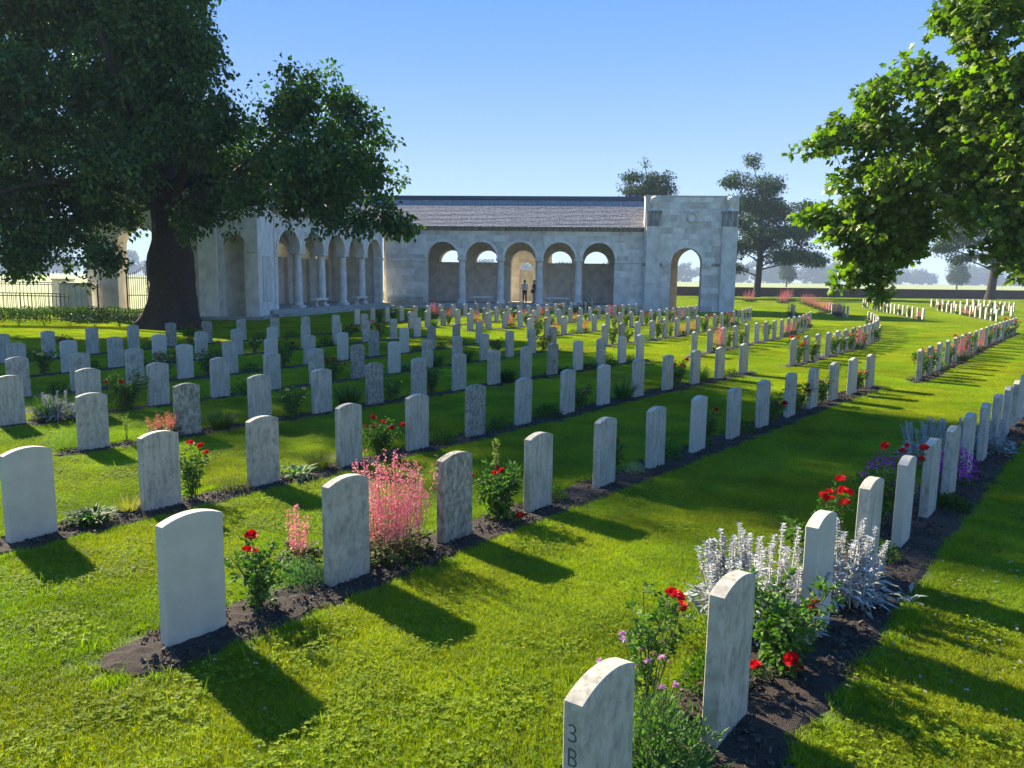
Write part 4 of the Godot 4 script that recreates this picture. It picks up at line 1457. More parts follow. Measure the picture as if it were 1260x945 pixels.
func make_near_plants():
	var G0 := Color(0.04, 0.09, 0.02)
	var G1 := Color(0.12, 0.21, 0.04)
	var p: Vector3
	# --- the row of the carved stone
	broad_clump("fresh green leafy clump beside the carved stone's narrow side", bed_pos("A1", -0.45, 0.12), 80, 0.25, 0.13, 0.022, Color(0.06, 0.14, 0.02), Color(0.16, 0.27, 0.05), 301)
	scabious("grey green cushion with pale pink flowers beside the carved stone", bed_pos("A1", 0.55, 0.12), 302)
	broad_clump("dark strap leaved clump at the foot of the carved stone", bed_pos("A1", 0.42, -0.08), 110, 0.26, 0.16, 0.024, Color(0.03, 0.08, 0.02), Color(0.10, 0.19, 0.04), 303)
	p = bed_pos("A1", 1.0, 0.42)
	rose_bush("slender red rose on the lawn side of the second stone in the carved row", p, 0.55, 0.16, 4, "red", px_bloom(p, [[826, 732], [837, 748], [833, 736]]), 304, 0.55)
	p = bed_pos("A1", 1.55, 0.0)
	rose_bush("low red rose bush between second and third stones of the carved row", p, 0.5, 0.3, 9, "red", px_bloom(p, [[929, 821], [974, 812], [978, 822], [910, 826]], -0.22) + px_bloom(p, [[1002, 742], [998, 752]], 0.25), 305, 0.9)
	lambs_ear("big silver white lamb's ear around the third stone, lawn side", bed_pos("A1", 1.95, 0.36), 46, 0.36, 0.55, 306)
	lambs_ear("silver white lamb's ear between third and fourth stones of the carved row", bed_pos("A1", 2.55, 0.04), 34, 0.25, 0.52, 307)
	broad_clump("single grey woolly offshoot in the soil of the carved row", bed_pos("A1", 2.75, -0.36), 14, 0.09, 0.09, 0.03, Color(0.26, 0.28, 0.25), Color(0.4, 0.42, 0.38), 308)
	p = bed_pos("A1", 3.0, 0.38)
	rose_bush("full red rose bush behind the fourth stone of the carved row", p, 0.42, 0.24, 8, "red", px_bloom(p, [[1012, 612], [1020, 606], [1036, 605], [1045, 606], [1034, 591], [1023, 614], [1040, 620]]), 309, 1.0)
	cushion("low green herb between fourth and fifth stones of the carved row", bed_pos("A1", 3.5, 0.05), 0.22, 0.18, 700, 0.03, 0.012, G0, G1, 310, "herb_cushion")
	p = bed_pos("A1", 4.35, 0.3)
	rose_bush("tall dark leaved red rose behind the fifth stone of the carved row", p, 0.6, 0.26, 7, "red", px_bloom(p, [[1089, 549], [1115, 549], [1110, 556], [1134, 565], [1137, 552]]), 311, 0.8)
	cushion("magenta purple flowering clump behind the sixth stone", bed_pos("A1", 5.3, 0.45), 0.26, 0.46, 500, 0.04, 0.014, G0, G1, 312, "purple_bellflower", Color(0.42, 0.03, 0.42), 330)
	cushion("magenta purple flowering clump between seventh and eighth stones", bed_pos("A1", 6.5, 0.02), 0.22, 0.40, 420, 0.04, 0.014, G0, G1, 313, "purple_bellflower", Color(0.42, 0.03, 0.42), 300)
	cushion("dark green leafy cushion at the sixth stone of the carved row", bed_pos("A1", 5.4, -0.12), 0.24, 0.16, 600, 0.04, 0.02, Color(0.025, 0.06, 0.015), Color(0.08, 0.14, 0.03), 314, "herb_cushion")
	lambs_ear("silver lamb's ear behind the eighth stone of the carved row", bed_pos("A1", 7.3, 0.42), 34, 0.38, 0.58, 315)
	lambs_ear("silver lamb's ear between ninth and tenth stones of the carved row", bed_pos("A1", 8.5, 0.05), 26, 0.32, 0.45, 316)
	seed_spire("thin brown weed with seed heads on the lawn by the lamb's ear", on_ground(1.45, 5.15), 0.42, 317)
	cushion("sparse yellow green seedling patch before the lamb's ear", bed_pos("A1", 1.6, 0.55), 0.22, 0.24, 260, 0.03, 0.016, Color(0.10, 0.15, 0.03), Color(0.24, 0.28, 0.08), 318, "seedling_patch")
	cushion("low green herb at the foot of the second stone in the carved row", bed_pos("A1", 1.25, 0.2), 0.2, 0.22, 700, 0.035, 0.016, G0, G1, 319, "herb_cushion")
	# --- the row with the pink heuchera
	p = bed_pos("B1", 0.42, 0.06)
	rose_bush("small red rose beside the clean end stone", p, 0.42, 0.2, 6, "red", px_bloom(p, [[309, 660], [304, 677], [314, 681]]), 320, 0.7)
	cushion("blue grey feathery cushion before the ring marked stone", bed_pos("B1", 0.8, 0.2), 0.24, 0.2, 1500, 0.03, 0.006, Color(0.10, 0.19, 0.10), Color(0.20, 0.32, 0.19), 321, "feathery_cushion")
	heuchera("airy pink heuchera in full flower between second and third stones", bed_pos("B1", 1.45, 0.1), 110, 0.3, 0.74, 322, Color(0.78, 0.20, 0.26), Color(0.90, 0.50, 0.52))
	heuchera("small pink heuchera sprays behind the ring marked stone", bed_pos("B1", 0.95, 0.45), 12, 0.12, 0.5, 323, Color(0.78, 0.20, 0.26), Color(0.90, 0.50, 0.52))
	p = bed_pos("B1", 2.55, 0.06)
	rose_bush("bushy red rose between third and fourth stones of the heuchera row", p, 0.5, 0.26, 10, "red", px_bloom(p, [[579, 587], [617, 580], [612, 577], [608, 583]]) + [Vector3(0.2, 0.12, 0.25)], 324, 1.1)
	seed_spire("tall cream seed spire rising from the bushy red rose", bed_pos("B1", 2.6, 0.14), 0.78, 325)
	cushion("fresh green herb clump between fourth and fifth stones", bed_pos("B1", 3.3, 0.1), 0.2, 0.2, 600, 0.03, 0.015, G0, Color(0.16, 0.25, 0.05), 326, "herb_cushion")
	p = bed_pos("B1", 4.3, 0.1)
	rose_bush("leggy dark rose between fifth and sixth stones of the heuchera row", p, 0.52, 0.12, 5, "red", [2], 327, 0.7)
	cushion("small pale blue green cushion before the sixth stone", bed_pos("B1", 4.6, 0.02), 0.15, 0.18, 800, 0.02, 0.006, Color(0.16, 0.26, 0.17), Color(0.28, 0.40, 0.28), 328, "feathery_cushion")
	cushion("upright green herb between sixth and seventh stones", bed_pos("B1", 5.4, 0.06), 0.2, 0.32, 650, 0.045, 0.014, G0, G1, 329, "herb_cushion")
	rose_bush("dark leggy rose between seventh and eighth stones", bed_pos("B1", 6.35, 0.05), 0.5, 0.2, 6, "red", [1], 330, 0.7)
	cushion("dark dense herb between eighth and ninth stones", bed_pos("B1", 7.4, 0.04), 0.24, 0.25, 600, 0.04, 0.016, Color(0.025, 0.06, 0.015), G1, 331, "herb_cushion")
	rose_bush("dusky red rose between ninth and tenth stones", bed_pos("B1", 8.4, 0.05), 0.45, 0.22, 6, "red", [2], 332, 0.8)
	rose_bush("spreading red rose between tenth and eleventh stones", bed_pos("B1", 9.5, 0.08), 0.5, 0.26, 7, "red", [2], 333, 0.8)
	rose_bush("coral rose between eleventh and twelfth stones", bed_pos("B1", 10.5, 0.04), 0.5, 0.24, 7, "coral", [3], 334, 0.8)
	rose_bush("coral rose between the last two stones before the path", bed_pos("B1", 12.4, 0.06), 0.5, 0.24, 7, "coral", [3], 335, 0.8)
	# --- the third row
	broad_clump("deep green shrublet between first and second stones of the third row", bed_pos("C1", 0.42, 0.02), 190, 0.24, 0.11, 0.035, Color(0.025, 0.07, 0.02), Color(0.09, 0.18, 0.04), 340)
	blade_clump("golden grass tuft at the second stone of the third row", bed_pos("C1", 0.78, 0.12), 130, 0.18, 0.2, 0.004, Color(0.38, 0.30, 0.08), Color(0.6, 0.48, 0.14), 341)
	p = bed_pos("C1", 1.3, 0.05)
	rose_bush("upright red rose between second and third stones of the third row", p, 0.5, 0.13, 5, "red", px_bloom(p, [[234, 546], [247, 549], [253, 558]]), 342, 0.7)
	cushion("brownish wiry cushion before the third stone", bed_pos("C1", 1.72, 0.06), 0.22, 0.2, 800, 0.03, 0.007, Color(0.12, 0.12, 0.05), Color(0.26, 0.24, 0.10), 343, "wiry_cushion")
	broad_clump("pale green hosta like clump between third and fourth stones", bed_pos("C1", 2.35, 0.0), 46, 0.24, 0.13, 0.06, Color(0.10, 0.19, 0.05), Color(0.26, 0.36, 0.16), 344)
	blade_clump("dark fine grass mound between third and fourth stones", bed_pos("C1", 2.7, 0.1), 420, 0.3, 0.26, 0.004, Color(0.05, 0.06, 0.025), Color(0.14, 0.14, 0.06), 345)
	p = bed_pos("C1", 3.45, 0.05)
	rose_bush("dark red rose bush between fourth and fifth stones of the third row", p, 0.46, 0.26, 8, "red", px_bloom(p, [[459, 514], [461, 525], [471, 520], [482, 527], [495, 523], [450, 525]]), 346, 0.9)
	cushion("green herb clump between fifth and sixth stones of the third row", bed_pos("C1", 4.45, 0.04), 0.24, 0.2, 700, 0.04, 0.014, G0, G1, 347, "herb_cushion")
	cushion("spreading dark herb between sixth and seventh stones of the third row", bed_pos("C1", 5.5, 0.06), 0.3, 0.22, 900, 0.035, 0.014, Color(0.025, 0.06, 0.02), G1, 348, "herb_cushion")
	cushion("dense dark shrublet between seventh and eighth stones of the third row", bed_pos("C1", 6.6, 0.05), 0.32, 0.28, 1200, 0.035, 0.012, Color(0.02, 0.05, 0.015), Color(0.07, 0.12, 0.03), 349, "herb_cushion")
	rose_bush("pale rose beside the eighth stone of the third row", bed_pos("C1", 7.45, 0.1), 0.45, 0.24, 7, "coral", [2], 350, 0.8)
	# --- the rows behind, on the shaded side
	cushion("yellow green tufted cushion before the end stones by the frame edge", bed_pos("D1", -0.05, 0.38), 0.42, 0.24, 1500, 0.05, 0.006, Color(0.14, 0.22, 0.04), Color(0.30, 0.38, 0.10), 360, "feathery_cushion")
	lambs_ear("grey silver lamb's ear in the fifth row near the red rose", bed_pos("E1", 0.65, 0.1), 16, 0.42, 0.4, 361)
	p = bed_pos("D1", 0.6, 0.5)
	rose_bush("large red rose bush in the fifth row beside the lamb's ear", bed_pos("E1", 1.5, -0.05), 0.62, 0.36, 11, "red", [5], 362, 1.0)
	seed_spire("young yellow leaved shoot in the fourth row", bed_pos("D1", 0.35, 0.05), 0.42, 363)
	heuchera("low coral pink heuchera in the fourth row", bed_pos("D1", 0.75, 0.05), 26, 0.2, 0.3, 364, Color(0.60, 0.20, 0.12), Color(0.75, 0.36, 0.22))
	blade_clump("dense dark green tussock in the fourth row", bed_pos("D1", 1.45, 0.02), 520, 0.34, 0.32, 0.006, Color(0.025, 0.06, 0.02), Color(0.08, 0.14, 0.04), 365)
	rose_bush("yellow rose in the fourth row", bed_pos("D1", 2.5, 0.05), 0.5, 0.3, 7, "yellow", [4], 366, 0.8)
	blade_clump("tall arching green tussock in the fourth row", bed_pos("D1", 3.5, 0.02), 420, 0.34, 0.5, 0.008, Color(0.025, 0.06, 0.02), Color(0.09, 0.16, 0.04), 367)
	rose_bush("single yellow rose in shade of the fourth row", bed_pos("D1", 4.4, 0.05), 0.42, 0.22, 6, "yellow", [1], 368, 0.9)
	rose_bush("leafy shaded shrub rose without flowers in the fourth row", bed_pos("D1", 5.35, 0.05), 0.6, 0.18, 6, "red", [0], 369, 1.0)
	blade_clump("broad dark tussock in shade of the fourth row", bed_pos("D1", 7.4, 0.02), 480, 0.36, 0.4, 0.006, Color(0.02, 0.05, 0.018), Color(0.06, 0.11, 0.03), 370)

func make_row_plants():
	# the remaining gaps between stones: a mixed planting that repeats through the rows
	rng.seed = 90
	var kinds := []
	var sd := 700
	var proto := []
	var names := ["red rose", "coral rose", "yellow rose", "pink rose", "green cushion", "dark cushion", "green tussock", "coral heuchera", "pink heuchera", "leafy clump", "white rose"]
	var far := Vector3(0, 0, 0)
	proto.append(rose_bush("x", far, 0.5, 0.26, 6, "red", [5], 801, 0.6))
	proto.append(rose_bush("x", far, 0.48, 0.24, 6, "coral", [4], 802, 0.6))
	proto.append(rose_bush("x", far, 0.5, 0.24, 6, "yellow", [3], 803, 0.6))
	proto.append(rose_bush("x", far, 0.5, 0.26, 6, "pink", [5], 804, 0.6))
	proto.append(cushion("x", far, 0.26, 0.24, 420, 0.045, 0.016, Color(0.05, 0.11, 0.02), Color(0.17, 0.26, 0.05), 805, "herb_cushion"))
	proto.append(cushion("x", far, 0.28, 0.26, 420, 0.045, 0.018, Color(0.025, 0.06, 0.015), Color(0.08, 0.14, 0.03), 806, "herb_cushion"))
	proto.append(blade_clump("x", far, 220, 0.3, 0.42, 0.009, Color(0.03, 0.08, 0.02), Color(0.12, 0.2, 0.05), 807))
	proto.append(heuchera("x", far, 22, 0.2, 0.5, 808, Color(0.68, 0.18, 0.10), Color(0.8, 0.34, 0.2)))
	proto.append(heuchera("x", far, 26, 0.2, 0.6, 809, Color(0.72, 0.12, 0.17), Color(0.85, 0.34, 0.36)))
	proto.append(broad_clump("x", far, 90, 0.26, 0.16, 0.05, Color(0.06, 0.13, 0.03), Color(0.2, 0.29, 0.08), 810))
	proto.append(rose_bush("x", far, 0.48, 0.24, 6, "white", [5], 811, 0.6))
	var used := {}
	var taken := {"A1": 99, "B1": 13, "C1": 8, "D1": 8}
	for key in ROWS:
		var p := row_pts(key)
		var from: int = taken.get(key, 0)
		rng.seed = hash(key) % 100000
		for i in range(from, p.size() - 1):
			var d: float = p[i].y
			var sunny: bool = key[1] != "1"
			if rng.randf() > (0.86 if sunny else 0.84): continue
			var roll := rng.randf()
			var k := 0
			if sunny:
				k = 0 if roll < 0.16 else (1 if roll < 0.36 else (2 if roll < 0.48 else (3 if roll < 0.56 else (4 if roll < 0.68 else (7 if roll < 0.80 else (8 if roll < 0.87 else (6 if roll < 0.95 else 10)))))))
			else:
				k = 5 if roll < 0.3 else (4 if roll < 0.45 else (6 if roll < 0.62 else (0 if roll < 0.75 else (9 if roll < 0.88 else (1 if roll < 0.95 else 2)))))
			if key == "U3" or key == "V3": k = 8 if roll < 0.7 else 5
			var src: Node3D = proto[k]
			var o: Node3D = src
			if used.has(k):
				o = src.duplicate()
				var base := String(src.name)
				o.name = numbered(base.substr(0, base.length() - 4) if base[-4] == "_" else base)
				add_child(o)
			used[k] = true
			var rowname: String = ROW_NAME.get(key, ROW_NAME.get(key[0], ""))
			var beyond := " beyond the cross path" if key[1] == "2" else ""
			tag(o, "%s after the %s headstone%s, %s" % [names[k], ORD[i], beyond, rowname], "plant" if k > 3 and k != 10 else "rose bush", "planting between the headstones")
			o.position = bed_pos(key, i + rnd(0.35, 0.65), rnd(-0.04, 0.12))
			o.rotation.y = rnd(0, TAU)
			var s := rnd(0.95, 1.4) if key[1] == "2" else rnd(0.85, 1.3)
			if key == "U3" or key == "V3": s = 1.5
			o.scale = Vector3.ONE * s
	for k in proto.size():
		if not used.has(k): proto[k].free()
	# the pink flowering mass in the shade of the end pavilion
	for q in [[26.2, 86.0, 2.6], [28.5, 82.0, 2.2], [31.0, 88.0, 3.2], [29.5, 78.0, 2.4], [27.8, 72.0, 2.2], [26.0, 66.0, 1.8], [25.0, 62.0, 1.5], [22.5, 56.5, 1.1]]:
		var o := heuchera("tall pink flowering clump in the shaded plot by the boundary wall", on_ground(q[0], q[1]), 46, 0.42, 0.62, 900 + int(q[1]), Color(0.72, 0.18, 0.20), Color(0.85, 0.40, 0.40), "pink clumps of the shaded plot")
		o.scale = Vector3.ONE * q[2] * 0.72

# ------------------------------------------------------------------ trees
func leaf_cluster(n: int, r: float, leaf_l: float, leaf_w: float, c0: Color, c1: Color, mat, palmate := false) -> ArrayMesh:
	var b := MB.new()
	for i in n:
		var dd := rdir()
		var q := dd * r * pow(rng.randf(), 0.5)
		q.y *= 0.6
		var dir := (dd + Vector3(0, -0.35, 0) + rdir() * 0.5).normalized()
		var side := dir.cross((Vector3.UP + rdir() * 0.8).normalized()).normalized()
		b.col = c0.lerp(c1, rng.randf())
		if palmate:
			var nn := side.cross(dir).normalized()
			var c := q + dir * leaf_l * 0.4
			var pts := []
			for k in 10:
				var a := -2.5 + 5.0 * k / 9.0
				var rr: float = leaf_l * (0.62 if k % 2 == 0 else 0.36) * (1.0 - 0.12 * absf(a))
				pts.append(c + (dir * cos(a) + side * sin(a)) * rr - nn * rr * 0.18)
			for k in 9: b.tri(c, pts[k], pts[k + 1])
			b.tri(c, pts[9], q); b.tri(c, q, pts[0])
		else:
			b.leaf(q, dir, side, leaf_l * rnd(0.75, 1.25), leaf_w * rnd(0.75, 1.25), 0.18, 0.2)
	return b.mesh(mat)

func crown(o: Node3D, lobes: Array, clusters: Array, per_m2: float, size: float, seed_: int, gap: float, gap_freq: float, shell := 0.4, tone := 0.25):
	# lobes: [centre, radii]; clusters are spread through the outer part of each lobe, with gaps where the noise says so
	rng.seed = seed_
	var lists := []
	for k in clusters.size(): lists.append([[], []])
	for L in lobes:
		var c: Vector3 = L[0]
		var r: Vector3 = L[1]
		var n := int(per_m2 * 4.0 * PI * pow((pow(r.x * r.y, 1.6) + pow(r.x * r.z, 1.6) + pow(r.y * r.z, 1.6)) / 3.0, 1.0 / 1.6))
		for i in n:
			var dd := rdir()
			var k := pow(rng.randf(), shell)
			k *= 1.0 + 0.34 * noise.get_noise_3d(c.x * 50.0 + dd.x * 130.0, c.y * 50.0 + dd.y * 130.0, c.z * 50.0 + dd.z * 130.0)
			var p := c + Vector3(dd.x * r.x, dd.y * r.y, dd.z * r.z) * k
			if noise.get_noise_3d(p.x * gap_freq, p.y * gap_freq * 1.5, p.z * gap_freq) + 0.5 * noise.get_noise_3d(p.x * gap_freq * 0.38 + 70.0, p.y * gap_freq * 0.5, p.z * gap_freq * 0.38) < gap: continue
			var j := rng.randi() % clusters.size()
			var bs := Basis(Vector3.UP, rnd(0, TAU)) * Basis(Vector3.RIGHT, rnd(-0.5, 0.5))
			lists[j][0].append(Transform3D(bs.scaled(Vector3.ONE * size * rnd(0.7, 1.3)), p))
			var g := 1.0 + tone * (rng.randf() * 2.0 - 1.0)
			lists[j][1].append(Color(g * rnd(0.9, 1.12), g, g * 0.95))
	var total := 0
	for k in clusters.size():
		if lists[k][0].size():
			scatter(o, "crown", clusters[k], lists[k][0], lists[k][1]).set_meta("kind", "stuff")
			total += lists[k][0].size()
	print(o.name, " clusters ", total)

func limb(o: Node3D, path: Array, r0: float, r1: float, sides := 7, wob := 0.12, called := "limb"):
	var b := MB.new()
	# resample the path into a curve
	var cv := Curve3D.new()
	for i in path.size():
		var tg: Vector3 = (path[mini(i + 1, path.size() - 1)] - path[maxi(i - 1, 0)]) * 0.18
		cv.add_point(path[i], -tg, tg)
	var pts := []
	var rr := []
	var n := 6 + path.size() * 3
	for i in n + 1:
		var t := float(i) / n
		pts.append(cv.sample_baked(t * cv.get_baked_length()))
		rr.append(lerpf(r0, r1, pow(t, 0.8)))
	b.tube(pts, rr, sides, wob, r0 * 13.0)
	return part(o, called, b.mesh(M.bark))

func old_trunk(path: Array, rad: Array) -> ArrayMesh:
	# a thick old trunk: flared foot, ridged bark and burrs, as displaced rings
	var rings := []
	var cv := Curve3D.new()
	for p in path: cv.add_point(p)
	var n := 90
	var total := cv.get_baked_length()
	var acc := [0.0]
	for i in range(1, path.size()): acc.append(acc[-1] + path[i].distance_to(path[i - 1]))
	for i in n + 1:
		var s := total * pow(float(i) / n, 1.25)
		var k := 0
		while k < path.size() - 2 and acc[k + 1] < s: k += 1
		var t := clampf((s - acc[k]) / maxf(acc[k + 1] - acc[k], 0.001), 0.0, 1.0)
		var c: Vector3 = path[k].lerp(path[k + 1], t)
		var r: float = lerpf(rad[k], rad[k + 1], t)
		var ring := []
		for j in 56:
			var a := TAU * j / 56.0
			var dd := Vector3(cos(a), 0, sin(a))
			var lump := 0.16 * noise.get_noise_3d(dd.x * 90.0, c.y * 45.0, dd.z * 90.0)
			var ridge := 0.05 * noise.get_noise_3d(dd.x * 420.0 + 77.0, c.y * 40.0, dd.z * 420.0)
			var foot := 0.14 * maxf(0.0, 1.0 - c.y / 1.6) * sin(a * 5.0 + 0.7)
			ring.append(c + dd * r * (1.0 + lump + ridge * 1.6 + foot))
		rings.append(ring)
	var st := SurfaceTool.new()
	st.begin(Mesh.PRIMITIVE_TRIANGLES)
	for i in n:
		for j in 56:
			var a: Vector3 = rings[i][j]; var b: Vector3 = rings[i][(j + 1) % 56]
			var d: Vector3 = rings[i + 1][(j + 1) % 56]; var e: Vector3 = rings[i + 1][j]
			for q in [a, b, d, a, d, e]:
				st.set_smooth_group(0)
				st.add_vertex(q)
	st.generate_normals()
	st.set_material(M.bark)
	return st.commit()

func great_tree():
	rng.seed = 41
	var D := 33.6
	var base := on_ground(-14.75, D)
	var o := thing("great_tree", "huge dark old tree with a thick dark trunk before the gatehouse", "tree", base)
	var P := func(u: float, v: float, dz := 0.0) -> Vector3:
		return at(u, v, D + dz) - base
	# trunk: swollen foot, waist, then rising through the crown
	var b := MB.new()
	var path := []
	var rad := []
	for k in [[212, 408, 1.55], [212, 400, 1.35], [213, 388, 1.12], [213, 370, 0.98], [212, 350, 0.92], [210, 330, 0.93], [209, 312, 0.90], [209, 295, 0.76], [208, 275, 0.68], [205, 250, 0.66], [202, 225, 0.55], [199, 195, 0.47], [196, 150, 0.38], [190, 100, 0.33], [186, 50, 0.30], [183, 0, 0.26], [180, -60, 0.2], [176, -130, 0.1]]:
		path.append(P.call(k[0], k[1])); rad.append(k[2])
	part(o, "trunk", old_trunk(path, rad))
	for l in [
		[[207, 270, 0], [240, 245, -1], [275, 225, -2], [320, 190, -3], [360, 150, -3], [390, 110, -3]],
		[[206, 262, 0], [245, 255, 1], [300, 250, 2], [360, 235, 2], [420, 225, 2], [470, 230, 1]],
		[[206, 250, 0], [225, 215, -1], [232, 190, -2], [240, 150, -3], [250, 100, -4]],
		[[204, 255, 0], [165, 235, -2], [110, 225, -4], [50, 225, -5], [-10, 240, -6]],
		[[203, 235, 0], [160, 195, 2], [110, 150, 3], [50, 110, 4], [-20, 80, 4]],
		[[200, 200, 0], [165, 150, -2], [140, 90, -4], [120, 30, -5]],
		[[196, 150, 0], [225, 100, 2], [245, 50, 3], [255, 0, 4]],
		[[203, 240, 0], [250, 215, 3], [300, 205, 5], [350, 215, 6]],
		[[204, 245, 0], [150, 260, 2], [90, 275, 4], [40, 300, 5]]]:
		var pts := []
		for k in l: pts.append(P.call(k[0], k[1], k[2]))
		limb(o, pts, 0.34, 0.06)
	var s := 0.0354
	var lobes := []
	for k in [
		[165, 55, 0, 95, 80], [185, 20, -3, 65, 55], [60, 45, 1, 110, 80], [-45, 60, 0, 110, 95], [95, 120, -4, 85, 55], [20, 150, 2, 95, 60], [-60, 190, -2, 90, 75], [130, 200, -5, 70, 42], [45, 235, -3, 80, 45], [-30, 275, -4, 65, 40], [60, 295, -4, 48, 28], [120, 265, -2, 50, 30], [20, 322, -4, 34, 17], [125, 318, -5, 24, 16], [95, 345, -4, 14, 8],
		[215, 95, -3, 62, 55], [240, 150, -4, 52, 48], [235, 200, 3, 60, 38], [185, 160, 4, 70, 60], [255, 60, -2, 10, 20], [150, 130, 4, 80, 60],
		[335, 150, -3, 36, 42], [365, 125, -4, 34, 34], [405, 120, -3, 38, 30], [300, 190, 0, 50, 45], [370, 190, -5, 62, 50], [435, 175, -3, 44, 40], [455, 215, -2, 38, 26], [480, 170, -2, 10, 10], [410, 232, -4, 58, 28], [335, 232, -4, 50, 24], [470, 258, -4, 26, 15], [490, 280, -4, 20, 7], [440, 272, -5, 20, 14], [402, 272, -5, 20, 16], [422, 298, -5, 9, 8], [290, 242, -3, 32, 18], [355, 262, -4, 9, 12], [287, 284, -4, 4, 9], [318, 256, -3, 13, 11], [388, 290, -4, 7, 9], [505, 300, -4, 7, 6], [280, 225, 2, 50, 34], [247, 262, -3, 30, 16], [272, 274, -4, 13, 16], [235, 285, -4, 8, 10], [380, 215, 3, 60, 40],
		[150, -60, 0, 130, 90], [20, -70, 0, 130, 90], [-120, 20, 2, 110, 120], [-150, 160, 0, 90, 100], [215, -70, -2, 60, 70], [90, -160, 0, 140, 80], [-30, 120, -6, 80, 70]]:
		lobes.append([P.call(k[0], k[1], k[2]), Vector3(k[3], k[4], maxf(k[3], k[4]) * 0.85) * s])
	rng.seed = 43
	var cl := []
	for i in 4: cl.append(leaf_cluster(16, 0.42, 0.18, 0.135, Color(0.05, 0.095, 0.022), Color(0.115, 0.185, 0.036), M.leaf))
	crown(o, lobes, cl, 11.0, 1.0, 44, 0.0, 58.0, 0.48, 0.4)

func near_maple():
	rng.seed = 51
	var base := on_ground(18.5, 17.5)
	var o := thing("maple_tree", "bright leafy maple reaching in over the field plot", "tree", base)
	var b := MB.new()
	b.tube([Vector3(0, -0.2, 0), Vector3(0, 0.4, 0), Vector3(-0.05, 1.6, 0), Vector3(-0.15, 4.0, 0.1), Vector3(-0.3, 7.0, 0.2), Vector3(-0.4, 11.0, 0.2)], [0.55, 0.42, 0.36, 0.31, 0.22, 0.06], 16, 0.08, 2.0)
	part(o, "trunk", b.mesh(M.bark))
	var lobes := []
	var P := func(u: float, v: float, d: float) -> Vector3:
		return at(u, v, d) - base
	for l in [
		[[1560, 250, 17.5], [1400, 235, 16.8], [1290, 215, 16.2], [1190, 185, 16.0], [1100, 165, 16.0], [1030, 170, 16.0]],
		[[1560, 220, 17.5], [1380, 200, 16.0], [1270, 230, 15.2], [1180, 250, 15.6], [1100, 270, 15.8], [1060, 310, 15.8]],
		[[1560, 150, 17.5], [1400, 90, 16.5], [1280, 50, 15.0], [1200, 30, 14.5]],
		[[1290, 215, 16.2], [1200, 150, 15.5], [1135, 118, 15.5], [1112, 100, 15.5]],
		[[1400, 235, 16.8], [1310, 260, 14.0], [1250, 290, 13.6], [1235, 330, 13.4]]]:
		var pts := []
		for k in l: pts.append(P.call(k[0], k[1], k[2]))
		limb(o, pts, 0.12, 0.018, 6)
	# u, v, distance, half-width, half-height in pixels
	for k in [
		[1105, 100, 16.0, 24, 24], [1135, 95, 15.6, 24, 20], [1080, 125, 15.8, 28, 24], [1045, 160, 16.0, 30, 20], [1004, 184, 16.2, 24, 11], [984, 188, 16.2, 13, 7], [1022, 176, 16.1, 20, 12], [1090, 165, 15.6, 40, 30], [1140, 140, 15.2, 40, 34], [1150, 190, 16.0, 50, 40], [1070, 200, 15.6, 42, 26], [1105, 225, 15.0, 46, 30], [1030, 225, 16.0, 16, 12], [1045, 250, 15.8, 36, 22], [1010, 268, 16.0, 22, 12], [1085, 265, 15.6, 44, 26], [1140, 265, 15.6, 36, 30], [1045, 288, 15.6, 36, 20], [1080, 300, 15.2, 38, 24], [1110, 310, 15.6, 26, 22], [1060, 330, 15.4, 30, 20], [1090, 340, 15.2, 28, 20], [1085, 362, 15.2, 22, 9], [1030, 348, 15.6, 14, 5], [1050, 316, 15.6, 22, 14], [1120, 290, 15.6, 30, 22],
		[1175, 12, 14.5, 34, 26], [1215, 20, 14.0, 46, 36], [1250, 40, 13.8, 46, 40], [1200, 60, 14.5, 22, 16], [1195, 110, 14.6, 40, 32], [1225, 95, 14.0, 44, 40], [1260, 100, 13.6, 44, 46], [1180, 150, 15.0, 40, 30], [1225, 165, 14.2, 50, 36], [1265, 180, 13.6, 46, 46], [1200, 205, 14.6, 40, 30], [1240, 230, 13.8, 46, 34], [1195, 245, 14.4, 30, 18], [1215, 262, 14.0, 36, 22], [1255, 275, 13.4, 36, 28], [1225, 300, 13.8, 26, 16], [1250, 318, 13.4, 24, 14], [1252, 342, 13.2, 16, 12], [1300, 60, 13.5, 60, 70], [1310, 200, 13.5, 60, 80], [1300, 310, 13.0, 40, 40], [1380, 100, 15.5, 90, 120], [1470, 60, 17.0, 120, 130], [1300, -60, 15.0, 110, 70], [1560, -120, 17.5, 160, 120], [1650, 80, 18.0, 120, 120], [1240, -40, 14.5, 60, 40]]:
		var s: float = k[2] / FOCAL
		lobes.append([P.call(k[0], k[1], k[2]), Vector3(k[3], k[4], maxf(k[3], k[4]) * 0.9) * s])
	rng.seed = 53
	var cl := []
	for i in 4: cl.append(leaf_cluster(10, 0.19, 0.145, 0.1, Color(0.11, 0.175, 0.022), Color(0.235, 0.31, 0.04), M.leaf, true))
	crown(o, lobes, cl, 23.0, 1.0, 54, -0.14, 120.0, 0.6, 0.3)

